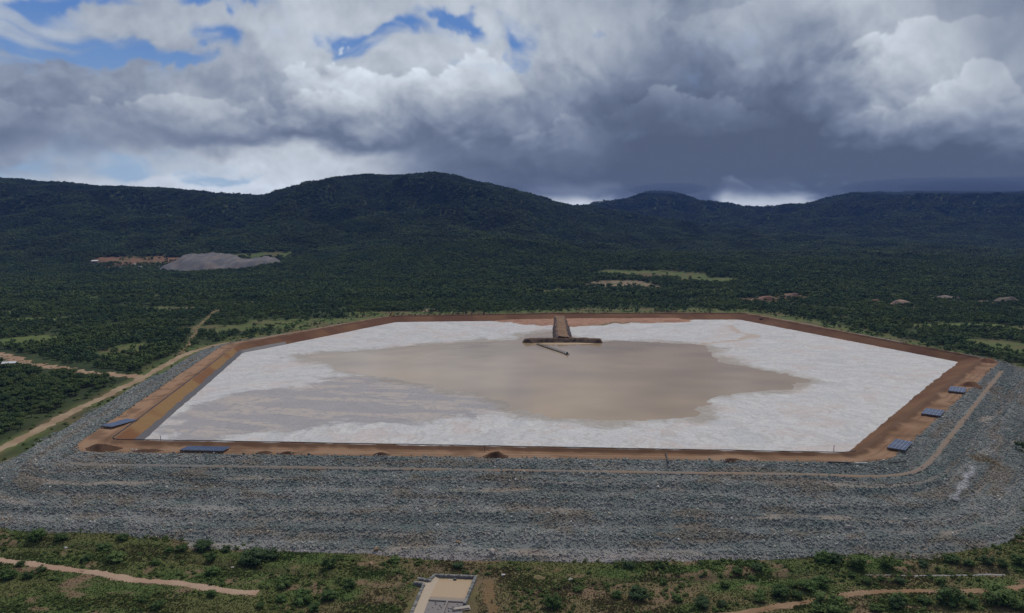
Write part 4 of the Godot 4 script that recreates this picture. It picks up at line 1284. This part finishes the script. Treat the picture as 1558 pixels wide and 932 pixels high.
func make_small_things() -> void:
	var dark := plain_mat(Color(0.03, 0.028, 0.028), 0.5)
	var pale := plain_mat(Color(0.58, 0.57, 0.56), 0.6)
	# dark line, built as a tube, along the inner lip of the front and left crest
	var pts: Array[Vector3] = []
	var n := ring_lip.size()
	for k in n:
		var i := (k + int(n * 0.86)) % n
		var s := ring_side[i]
		if s > 6.15 or s < 1.02:
			var q := ring_lip[i].lerp(ring_outer[i], 0.07)
			pts.append(Vector3(q.x, CREST + 0.2 + 0.98 * side_mix(s, [1.15, 1.0, 1.3, 1.3, 1.3, 1.3, 0.4]) + na.get_noise_2d(i * 12.0, 0.0) * 0.15, q.y))
	var pipe := part("dark_lip_line", tube(pts, 0.22, 7), dark, self)
	tag(pipe, "long thin black line running along the inner edge of the crest", "pipe")
	for r: Array in [["short black pipe lying across the front crest, right of middle", Vector3(68, 20.35, -315), Vector3(66.5, 20.35, -302.5), 0.35, 0], ["long black pipe lying near the right end of the front crest", Vector3(135, 20.3, -303.4), Vector3(144.5, 20.3, -302.2), 0.32, 0], ["white pipe lying right of the long black pipe on the front crest", Vector3(146, 20.25, -302.2), Vector3(151, 20.25, -301.8), 0.26, 1],
		["dark pipe lying near the front right corner of the crest", Vector3(160, 20.3, -301.8), Vector3(169, 20.3, -304.5), 0.26, 0]]:
		var p := part("loose_pipe", tube([r[1], r[2]] as Array[Vector3], r[3], 9), dark if r[4] == 0 else pale, self)
		tag(p, r[0], "pipe")
	for r: Array in [["thin dark marker post on the inner edge at the middle of the front crest", -12.2, -318.6, 2.6], ["grey marker post on the inner edge near the front right corner", 143.5, -317.4, 3.2], ["dark marker post standing in the tailings at the front left corner", -172.5, -350.0, 2.8]]:
		var base := CREST if r[2] > -330.0 else 15.3
		var t := thing("marker_post", r[0], "post", Vector3(r[1], base, r[2]))
		part("pole", box(Vector3(0.22, r[3], 0.22), Vector3(0, r[3] * 0.5, 0), Vector2(0.8, 0.8)), plain_mat(Color(0.05, 0.05, 0.05), 0.7), t)
		part("plate", box(Vector3(0.5, 0.35, 0.06), Vector3(0, r[3] - 0.25, 0.13)), plain_mat(Color(0.09, 0.09, 0.09), 0.6), t)

# ---------------------------------------------------------------- plants
func leaf_shape(r: RandomNumberGenerator, v: PackedVector3Array, c: PackedColorArray, at: Vector3, out: Vector3, size: float, tone: float) -> void:
	var n := (out + Vector3(r.randf_range(-0.7, 0.7), r.randf_range(-0.3, 0.9), r.randf_range(-0.7, 0.7))).normalized()
	var x := n.cross(Vector3(r.randf_range(-1, 1), r.randf_range(-1, 1), r.randf_range(-1, 1))).normalized() * size
	var y := n.cross(x) * r.randf_range(0.5, 0.8)
	var k := Color(tone * r.randf_range(0.85, 1.15), tone, tone * r.randf_range(0.75, 1.1))
	v.append_array(PackedVector3Array([at - x, at + y, at + x * 0.9, at - x, at + x * 0.9, at - y]))
	for i in 6: c.append(k)

# a crown of leaf sprays round several boughs; unit sized: about 1 across and high, standing on y = 0
func crown(sd: int, boughs: int, leaves: int, leaf: float, tall: float, core: bool, umbrella := 0.0, bottom := 0.25) -> ArrayMesh:
	var r := RandomNumberGenerator.new()
	r.seed = sd
	var v := PackedVector3Array()
	var c := PackedColorArray()
	for b in boughs:
		var a := b * 2.399 + r.randf_range(-0.4, 0.4)
		var h := r.randf()
		var reach := 0.36 * sqrt(1.0 - pow(absf(h * 1.7 - 0.75), 2.0) * 0.6) * r.randf_range(0.45, 1.0)
		if umbrella > 0.0: reach = lerpf(reach, 0.4 * sqrt(r.randf()), umbrella)
		var mid := Vector3(cos(a) * reach, lerpf(bottom + 0.1, tall * 0.86, h if umbrella == 0.0 else 0.55 + 0.45 * h), sin(a) * reach)
		var rad := r.randf_range(0.13, 0.23)
		var tone := r.randf_range(0.75, 1.25)
		if core:
			var m := rock_mesh(sd * 50 + b, 0.25)
			var arr := m.surface_get_arrays(0)
			for q: Vector3 in arr[Mesh.ARRAY_VERTEX]:
				v.append(mid + q * rad * 0.72)
				c.append(Color(tone, tone, tone))
		for k in leaves:
			var d := Vector3(r.randfn(), r.randfn() * 0.85 + 0.25, r.randfn()).normalized()
			leaf_shape(r, v, c, mid + d * rad * r.randf_range(0.65, 1.32), d, leaf * r.randf_range(0.7, 1.3), tone * r.randf_range(0.85, 1.15))
	return soup(v, c)

func trunk_mesh(sd: int, tall: float) -> ArrayMesh:
	var r := RandomNumberGenerator.new()
	r.seed = sd
	var v := PackedVector3Array()
	var fork := Vector3(r.randf_range(-0.03, 0.03), tall * 0.35, r.randf_range(-0.03, 0.03))
	add_tube(v, Vector3(0, -0.08, 0), fork, 0.045, 0.03, 6)
	for k in 4:
		var a := k * 1.7 + r.randf()
		add_tube(v, fork, fork + Vector3(cos(a) * 0.22, tall * r.randf_range(0.2, 0.4), sin(a) * 0.22), 0.024, 0.008, 5)
	return soup(v)

func foliage_mat(c: Color) -> StandardMaterial3D:
	var m := StandardMaterial3D.new()
	m.vertex_color_use_as_albedo = true
	m.albedo_color = c.linear_to_srgb()
	m.roughness = 0.75
	m.metallic_specular = 0.25
	m.backlight_enabled = true
	m.backlight = Color(0.2, 0.25, 0.1)
	return m

const BASIN := [Vector2(-27.5, -240.6), Vector2(-11.8, -239.0), Vector2(-11.0, -219), Vector2(-12, -208), Vector2(-35, -208), Vector2(-30.5, -232), Vector2(-33.0, -234), Vector2(-32.5, -237.6), Vector2(-27.5, -237)]
const BUSHES := {
	"toe_left": [[-178, -263, 7.1], [-169, -263, 5.7], [-150, -258, 6.0], [-147, -265, 4.8], [-125, -256, 3.7], [-121, -257, 5.1], [-114, -259, 7.9], [-108, -251, 4.5], [-105, -258, 3.7], [-92, -248, 10.2], [-87, -252, 7.6], [-64, -245, 6.2], [-42, -251, 4.4], [-19, -247, 4.6]],
	"meadow_left": [[-151, -248, 4.5], [-140, -248, 7.0], [-135, -254, 2.3], [-125, -246, 3.5], [-103, -240, 5.6], [-76, -232, 6.3], [-69, -241, 3.0], [-59, -225, 6.1], [-54, -232, 5.0]],
	"path_left": [[-170, -242, 3.5], [-168, -233, 5.9], [-162, -234, 4.6], [-161, -239, 3.9], [-117, -221, 4.0], [-111, -217, 4.7], [-97, -225, 4.0], [-79, -218, 3.1], [-74, -223, 4.0], [-67, -223, 8.0], [-62, -218, 4.7]],
	"toe_right": [[37, -248, 2.7], [41, -247, 4.9], [52, -246, 4.4], [78, -241, 4.3], [85, -243, 4.4], [110, -248, 6.2], [114, -247, 5.8], [120, -243, 8.2], [130, -243, 5.7], [143, -243, 3.9], [154, -245, 6.1], [158, -242, 4.3], [165, -243, 5.6], [169, -241, 4.3], [176, -243, 5.7]],
	"meadow_right": [[13, -220, 7.0], [22, -230, 3.7], [34, -226, 4.1], [41, -225, 7.5], [51, -235, 3.0], [53, -223, 4.0], [60, -219, 5.9], [66, -219, 3.9], [71, -232, 4.6], [79, -222, 4.8], [81, -236, 2.5], [81, -226, 3.6]],
	"above_track": [[87, -225, 6.8], [92, -224, 4.0], [93, -231, 4.1], [97, -229, 6.5], [102, -231, 6.2], [115, -236, 3.0], [118, -232, 3.8], [124, -234, 3.2], [129, -232, 3.8], [142, -231, 4.2]],
	"below_track": [[98, -214, 12.0], [113, -216, 3.9], [120, -217, 5.8], [123, -221, 5.6], [130, -219, 4.7], [137, -218, 9.4], [143, -216, 4.3], [152, -218, 10.4], [156, -215, 5.4], [164, -220, 6.0]]}
const WHERE := {
	"toe_left": "along the left stone toe", "meadow_left": "between sandy path and left toe", "path_left": "below the sandy path", "toe_right": "along the right stone toe",
	"meadow_right": "just right of the basin", "above_track": "above the orange track", "below_track": "below the orange track"}
const ORD := ["first", "second", "third", "fourth", "fifth", "sixth", "seventh", "eighth", "ninth", "tenth", "eleventh", "twelfth", "thirteenth", "fourteenth", "fifteenth", "sixteenth", "seventeenth", "eighteenth", "nineteenth", "twentieth", "twenty-first", "twenty-second", "twenty-third", "twenty-fourth"]

func make_bushes() -> void:
	var meshes: Array[ArrayMesh] = []
	for k in 6: meshes.append(crown(200 + k, 15 + k, 62, 0.036, 0.72, true, 0.0, 0.06))
	var stems: Array[ArrayMesh] = [trunk_mesh(1, 0.6), trunk_mesh(2, 0.7)]
	var mats: Array[StandardMaterial3D] = [foliage_mat(Color(0.062, 0.102, 0.033)), foliage_mat(Color(0.078, 0.128, 0.038)), foliage_mat(Color(0.055, 0.090, 0.038)), foliage_mat(Color(0.096, 0.140, 0.044))]
	var tones := ["dark green", "mid green", "bluish dark green", "bright green"]
	var bark := plain_mat(Color(0.06, 0.048, 0.036), 0.9)
	for area: String in BUSHES:
		var list: Array = BUSHES[area]
		for i in list.size():
			var b: Array = list[i]
			var size: float = b[2]
			var tone := rng.randi() % 4
			var look := "small" if size < 4.0 else "middling" if size < 6.0 else "large"
			var t := thing("shrub", "%s %s shrub, %s from left %s" % [look, tones[tone], ORD[i], WHERE[area]], "shrub", Vector3(b[0], hq(b[0], b[1]), b[1]), rng.randf() * TAU, "shrubs " + WHERE[area])
			var f := part("foliage", meshes[rng.randi() % 6], mats[tone], t)
			f.scale = Vector3(size * 1.02, size * rng.randf_range(0.62, 0.86), size)
			part("stem", stems[i % 2], bark, t).scale = Vector3(size, size * 0.6, size) * 0.7

func grass_tuft(sd: int) -> ArrayMesh:
	var r := RandomNumberGenerator.new()
	r.seed = sd
	var v := PackedVector3Array()
	var c := PackedColorArray()
	for k in 13:
		var a := r.randf() * TAU
		var b := Vector3(cos(a), 0, sin(a)) * r.randf() * 0.4
		var tip := b + Vector3(r.randf_range(-0.4, 0.4), r.randf_range(0.5, 1.0), r.randf_range(-0.4, 0.4))
		var w := Vector3(-sin(a), 0, cos(a)) * 0.14
		v.append_array(PackedVector3Array([b - w, tip, b + w]))
		var t := r.randf_range(0.75, 1.25)
		for i in 3: c.append(Color(t, t, t))
	return soup(v, c)

func make_meadow() -> void:
	var m := foliage_mat(Color.WHITE)
	var bufs: Array[PackedFloat32Array] = [PackedFloat32Array(), PackedFloat32Array()]
	for k in 105000:
		var z := rng.randf_range(-274.0, -206.0)
		var x := rng.randf_range(-0.9, 0.9) * -z
		var y := hq(x, z)
		if line_dist(Vector2(x, z), PATH) < 1.5 or line_dist(Vector2(x, z), TRACK_RIGHT) < 1.25: continue
		if absf(x + 19.0) < 15.0 and z > -243.0: 
			if sd_poly(Vector2(x, z), BASIN) + na.get_noise_2d(x * 9.0, z * 9.0) * 2.0 < 0.6 or line_dist(Vector2(x, z), [Vector2(-8.5, -238), Vector2(-6.5, -222), Vector2(-5.6, -206)]) < 1.5 and rng.randf() < 0.85: continue
		var n := na.get_noise_2d(x * 2.2 + 30.0, z * 3.5)
		var bare := sm(0.26, 0.44, na.get_noise_2d(x * 5.0, z * 7.0 + 90.0) + na.get_noise_2d(x * 1.3 + 300.0, z * 2.6) * 0.5)
		if rng.randf() < bare * 0.7: continue
		var c := meadow_color(x, z) * rng.randf_range(0.82, 1.18)
		var s := rng.randf_range(0.18, 0.38) * (1.0 + 0.8 * sm(0.0, 0.35, n))
		if rng.randf() < 0.02: c = Color(0.16, 0.135, 0.065)
		put(bufs[k % 2], Basis(Vector3.UP, rng.randf() * TAU).scaled(Vector3(s * 1.7, s, s * 1.7)), Vector3(x, y - 0.03, z), c)
	var g := Node3D.new()
	g.name = "grass"
	add_child(g)
	tag(g, "uneven olive green grass covering the meadow below the embankment", "grass", "", "stuff")
	for k in 2: stuff("grass_tufts", grass_tuft(70 + k), m, bufs[k], g)
	# knee-high weeds in patches: meadow, the verge of the left road and the open strips behind the crest
	var weeds: Array[PackedFloat32Array] = [PackedFloat32Array(), PackedFloat32Array()]
	for k in 6500:
		var z := rng.randf_range(-272.0, -206.0)
		var x := rng.randf_range(-0.9, 0.9) * -z
		var n := na.get_noise_2d(x * 3.2, z * 4.2 + 500.0)
		if n < rng.randf_range(-0.1, 0.25) or line_dist(Vector2(x, z), PATH) < 2.0 or line_dist(Vector2(x, z), TRACK_RIGHT) < 1.8: continue
		if sd_poly(Vector2(x, z), BASIN) < 1.5 or absf(x + 7.0) < 3.0 and z > -240.0: continue
		weed(weeds[k % 2], x, z, rng.randf_range(0.7, 1.9))
	for k in 9000:
		var q := Vector2(rng.randf_range(190.0, 400.0), rng.randf_range(-470.0, -255.0))
		var sd := sd_poly(q, OUTER)
		if sd < 30.0 or slope_top(q, sd) > hq(q.x, q.y) + 0.1: continue
		weed(weeds[k % 2], q.x, q.y, rng.randf_range(0.8, 2.4))
	for k in 26000:
		var q := Vector2(rng.randf_range(-330.0, 470.0), rng.randf_range(-960.0, -300.0))
		if q.x > -30.0 and q.y > -830.0 and q.x < 320.0: continue
		var sd := sd_poly(q, OUTER)
		if sd < 5.0 or sd > 75.0: continue
		if q.x < -150.0 and (line_dist(q, ROAD_LEFT) < 4.0 or line_dist(q, ROAD_BRANCH) < 6.0): continue
		if slope_top(q, sd) > hq(q.x, q.y) + 0.1: continue
		if na.get_noise_2d(q.x * 3.0, q.y * 3.0) < rng.randf_range(-0.25, 0.3): continue
		weed(weeds[k % 2], q.x, q.y, rng.randf_range(0.8, 2.6))
	var w := Node3D.new()
	w.name = "undergrowth"
	add_child(w)
	tag(w, "low leafy weeds scattered over the grass around the embankment", "undergrowth", "", "stuff")
	for k in 2: stuff("weeds", crown(260 + k, 5, 26, 0.10, 0.6, true, 0.0, 0.0), m, weeds[k], w)

func slope_top(q: Vector2, sd: float) -> float:
	if q.y < -700.0: return -100.0
	return CREST - 3.0 - (sd - 9.0) * 0.36

func weed(buf: PackedFloat32Array, x: float, z: float, s: float) -> void:
	var c := mixc(Color(0.070, 0.112, 0.032), Color(0.115, 0.145, 0.045), rng.randf()) * rng.randf_range(0.75, 1.2)
	put(buf, Basis(Vector3.UP, rng.randf() * TAU).scaled(Vector3(s * 1.3, s * rng.randf_range(0.7, 1.1), s * 1.3)), Vector3(x, hq(x, z) - 0.1, z), c)

func make_forest() -> void:
	var near_crowns: Array[ArrayMesh] = []
	for k in 5: near_crowns.append(crown(300 + k, 13 + k, 42, 0.05, 1.0, true, 0.55 if k % 2 else 0.1, 0.2))
	var trunks: Array[ArrayMesh] = [trunk_mesh(21, 1.0), trunk_mesh(22, 1.0), trunk_mesh(23, 1.0)]
	var far_crowns: Array[ArrayMesh] = []
	for k in 4: far_crowns.append(crown(340 + k, 9, 11, 0.09, 0.95, true, 0.4 if k % 2 else 0.0, 0.12))
	var leaf := foliage_mat(Color.WHITE)
	var regions := ["left plain", "plain behind the pond", "main hill", "saddle and peaked hill", "right hill"]
	var bufs := []
	for r in 5:
		var set: Array[PackedFloat32Array] = []
		for k in 4: set.append(PackedFloat32Array())
		bufs.append(set)
	var singles: Array = []
	var z := -300.0
	while z > -5000.0:
		var step := 4.6 if z > -1000.0 else 6.2 if z > -1700.0 else 8.0 if z > -3000.0 else 11.5
		var half := -z * 0.82 + 90.0
		var x := -half
		while x < half:
			x += step
			var px := x + rng.randf_range(-0.5, 0.5) * step
			var pz := z + rng.randf_range(-0.5, 0.5) * step
			if pz > -900.0 and px > -262.0 and px < 390.0:
				var sd := sd_poly(Vector2(px, pz), OUTER)
				if sd < 16.0: continue
				if pz > -640.0 and sd < 60.0 and slope_top(Vector2(px, pz), sd) > hq(px, pz) - 1.0: continue
				if px < 0.0 and pz > -640.0: continue
				if sd < 40.0 and rng.randf() < 0.75: continue
			if pz > -345.0 and absf(px) < 275.0: continue
			var q := Vector2(px, pz)
			var dense := na.get_noise_2d(px * 1.0, pz * 1.0) * 0.9 + na.get_noise_2d(px * 4.0, pz * 4.0) * 0.5
			if pz > -1100.0:
				if px < -240.0 and (line_dist(q, ROAD_LEFT) < 9.0 + rng.randf() * 6.0 or line_dist(q, ROAD_BRANCH) < 13.0 or line_dist(q, TRACK_UP) < 4.5): continue
				if dense < rng.randf_range(-0.55, 0.0): continue
			elif rng.randf() < 0.06: continue
			if pz > -1900.0 and clearing(px, pz).x > rng.randf_range(0.15, 0.9) and rng.randf() < 0.97: continue
			var y := hq(px, pz)
			var size := rng.randf_range(3.6, 6.6) if pz > -1000.0 else rng.randf_range(5.6, 9.2) if pz > -1700.0 else rng.randf_range(9.5, 14.0) if pz > -3000.0 else rng.randf_range(13.0, 19.0)
			size *= 1.0 + 0.25 * clampf(dense, -0.6, 0.8)
			var tall := size * rng.randf_range(0.72, 1.1) if pz > -1700.0 else size * rng.randf_range(0.62, 0.8) if pz > -3000.0 else size * rng.randf_range(0.55, 0.8)
			var warm := clampf(0.5 + na.get_noise_2d(px * 0.7 + 80.0, pz * 0.7) * 1.3 + rng.randf_range(-0.35, 0.35), 0.0, 1.0)
			var c := mixc(Color(0.050, 0.088, 0.039), Color(0.094, 0.132, 0.044), warm) * (rng.randf_range(0.7, 1.35) if pz > -1500.0 else rng.randf_range(0.9, 1.12))
			if pz > -1500.0 and rng.randf() < 0.06: c = Color(0.105, 0.125, 0.038)
			if pz < -1700.0: c = c * (0.80 + 0.5 * na.get_noise_2d(px * 0.5, pz * 0.35))
			var b := Basis(Vector3.UP, rng.randf() * TAU).scaled(Vector3(size, tall, size))
			if pz > -640.0 and px < -240.0 and px > -0.715 * -pz: singles.append([pz, b, Vector3(px, y - 0.1, pz), c])
			else:
				var r := 0 if pz > -1250.0 and px < -60.0 else 1 if pz > -1500.0 else 2 if px < 250.0 and pz > -3300.0 else 4 if px > 1250.0 + (pz + 4200.0) * -0.15 else 3
				put(bufs[r][rng.randi() % 4], b, Vector3(px, y - 0.2, pz), c)
		z -= step
	# the nearest three hundred stand as trees of their own
	singles.sort_custom(func(a, b): return a[0] > b[0])
	var kinds: Array[StandardMaterial3D] = []
	for k in 6: kinds.append(foliage_mat(Color(0.048, 0.084, 0.036).lerp(Color(0.100, 0.136, 0.045), k / 5.0)))
	var bark := plain_mat(Color(0.07, 0.058, 0.045), 0.9)
	var alike := {}
	for i in singles.size():
		var s: Array = singles[i]
		if i >= 300:
			put(bufs[0][i % 4], s[1], s[2], s[3])
			continue
		var tone := rng.randi() % 6
		var wide: float = s[1].x.length()
		var where: String = "at left frame edge" if s[2].x < -0.64 * -s[2].z else "behind the branch road" if s[2].z < -585.0 else "around the branch road" if s[2].z < -520.0 else "by the dirt road" if s[2].x > -300.0 else "in the left wood"
		var look: String = "%s %s tree" % [["blackish green", "bluish dark green", "dark green", "mid green", "olive green", "light olive"][tone], "small" if wide < 4.6 else "broad" if wide > 6.0 else "rounded"]
		alike[look + where] = alike.get(look + where, 0) + 1
		var o := thing("tree", "%s, %s nearest such %s" % [look, ORD[mini(alike[look + where], 24) - 1], where], "tree", s[2], 0.0, "nearest trees of the wood left of the road")
		part("crown", near_crowns[i % 5], kinds[tone], o).basis = s[1]
		part("trunk", trunks[i % 3], bark, o).basis = s[1]
	var labels := ["dark green bushy woodland on the plain left of the pond", "dark woodland with clearings on the plain behind the pond", "dense dark forest covering the broad main hill", "bluish dark forest on the saddle and the small peaked hill", "dark blue-green forest covering the long right hill"]
	for r in 5:
		var f := Node3D.new()
		f.name = numbered("forest")
		add_child(f)
		tag(f, labels[r], "forest", "", "stuff")
		for k in 4:
			if bufs[r][k].size(): stuff("trees", far_crowns[k], leaf, bufs[r][k], f)

func make_low_cloud() -> void:
	var m := FogMaterial.new()
	m.density = 0.0022
	m.albedo = Color(0.50, 0.58, 0.72)
	var t := Node3D.new()
	t.name = "low_cloud"
	add_child(t)
	tag(t, "low grey cloud veiling the top of the right hill", "cloud", "", "stuff")
	for b: Array in [[2350, 338, -4150, 1000, 110], [2950, 345, -4250, 1400, 120], [3600, 360, -4250, 1300, 130], [4300, 375, -4300, 1500, 140], [940, 345, -4480, 460, 70]]:
		var f := FogVolume.new()
		f.name = "cloud_bank"
		f.shape = RenderingServer.FOG_VOLUME_SHAPE_ELLIPSOID
		f.size = Vector3(b[3], b[4], 700)
		f.position = Vector3(b[0], b[1], b[2])
		f.material = m
		t.add_child(f, true)

# ---------------------------------------------------------------- the scene
func _ready() -> void:
	rng.seed = 20240
	na.seed = 3
	na.frequency = 0.012
	na.fractal_octaves = 4
	nb.seed = 17
	nb.frequency = 0.012
	nb.fractal_octaves = 5
	nb.fractal_gain = 0.6
	nsky.seed = 5
	nsky.frequency = 0.5
	nsky.fractal_octaves = 4
	nsky2.seed = 8
	nsky2.frequency = 0.5
	nsky2.fractal_octaves = 6
	nsky2.fractal_gain = 0.6
	nsky3.seed = 21
	nsky3.frequency = 0.5
	nsky3.fractal_type = FastNoiseLite.FRACTAL_RIDGED
	nsky3.fractal_octaves = 5
	nsky3.fractal_gain = 0.5

	var cam := Camera3D.new()
	cam.name = "camera"
	cam.fov = 45.46
	cam.near = 1.0
	cam.far = 12000.0
	cam.position = Vector3(0, 120, 0)
	cam.rotation_degrees = Vector3(-6.21, 0, 0)
	add_child(cam)

	var env := Environment.new()
	env.background_mode = Environment.BG_SKY
	env.sky = make_sky()
	env.tonemap_mode = Environment.TONE_MAPPER_LINEAR
	env.tonemap_exposure = 1.0
	env.sdfgi_enabled = true
	env.ssao_enabled = true
	env.ssil_enabled = true
	env.volumetric_fog_enabled = true
	env.volumetric_fog_density = 0.0
	env.fog_enabled = true
	env.fog_density = 0.00005
	env.fog_light_color = Color(0.40, 0.56, 0.92)
	var we := WorldEnvironment.new()
	we.name = "world_environment"
	we.environment = env
	add_child(we)

	var sun := DirectionalLight3D.new()
	sun.name = "sun"
	sun.light_energy = 0.68
	sun.light_angular_distance = 12.0
	sun.light_color = Color(1.0, 0.96, 0.9)
	sun.shadow_enabled = true
	sun.rotation_degrees = Vector3(-58, 152, 0)     # high, from behind the pond and a little to the right
	add_child(sun)

	tex_grain = noise_tex(256, 0.05, 5, 0.62, 1.12, 41)
	tex_coarse = noise_tex(512, 0.03, 6, 0.55, 1.2, 42)
	var t0 := Time.get_ticks_msec()
	make_ground()
	print("ground ", Time.get_ticks_msec() - t0)
	var e := make_embankment()
	make_tailings()
	print("tailings ", Time.get_ticks_msec() - t0)
	make_roads()
	make_earthworks()
	make_stones(e)
	print("stones ", Time.get_ticks_msec() - t0)
	make_forest()
	print("forest ", Time.get_ticks_msec() - t0)
	make_meadow()
	make_bushes()
	make_basin()
	make_walkway()
	make_excavator()
	make_array("dark blue solar array on the left crest beside the ochre inner slope", Vector2(-205.5, -357), Vector2(-198.6, -354.8), 16.0, 4, 10, Color(0.04, 0.062, 0.13))
	make_array("long dark blue solar array on the front crest near the left corner", Vector2(-148, -317), Vector2(-128, -315.8), 7.0, 12, 4, Color(0.04, 0.062, 0.13))
	make_array("nearest of the three solar arrays on the right crest", Vector2(169, -321), Vector2(174.8, -316.4), 18.5, 5, 11, Color(0.04, 0.062, 0.13))
	make_array("middle of the three solar arrays on the right crest", Vector2(218, -381.5), Vector2(225, -376), 16.5, 5, 10, Color(0.04, 0.062, 0.13))
	make_array("farthest of the three solar arrays on the right crest", Vector2(264.4, -435.5), Vector2(271.5, -430.5), 18.0, 5, 11, Color(0.04, 0.062, 0.13))
	make_shed("small pale roofed shed beside the branch road at far left", Vector2(-388, -557), 0.3, Vector3(9, 2.6, 5), Color(0.35, 0.33, 0.30), Color(0.55, 0.56, 0.58))
	make_shed("pale roofed plant shed left of the grey dump", Vector2(-945, -1660), 0.2, Vector3(13, 6, 9), Color(0.28, 0.24, 0.21), Color(0.62, 0.62, 0.62))
	make_shed("low grey-roofed shed in front of the pale rubble heaps", Vector2(-845, -1588), -0.2, Vector3(10, 3.5, 7), Color(0.35, 0.34, 0.33), Color(0.50, 0.51, 0.52))
	make_small_things()
	make_low_cloud()
	print("all ", Time.get_ticks_msec() - t0)
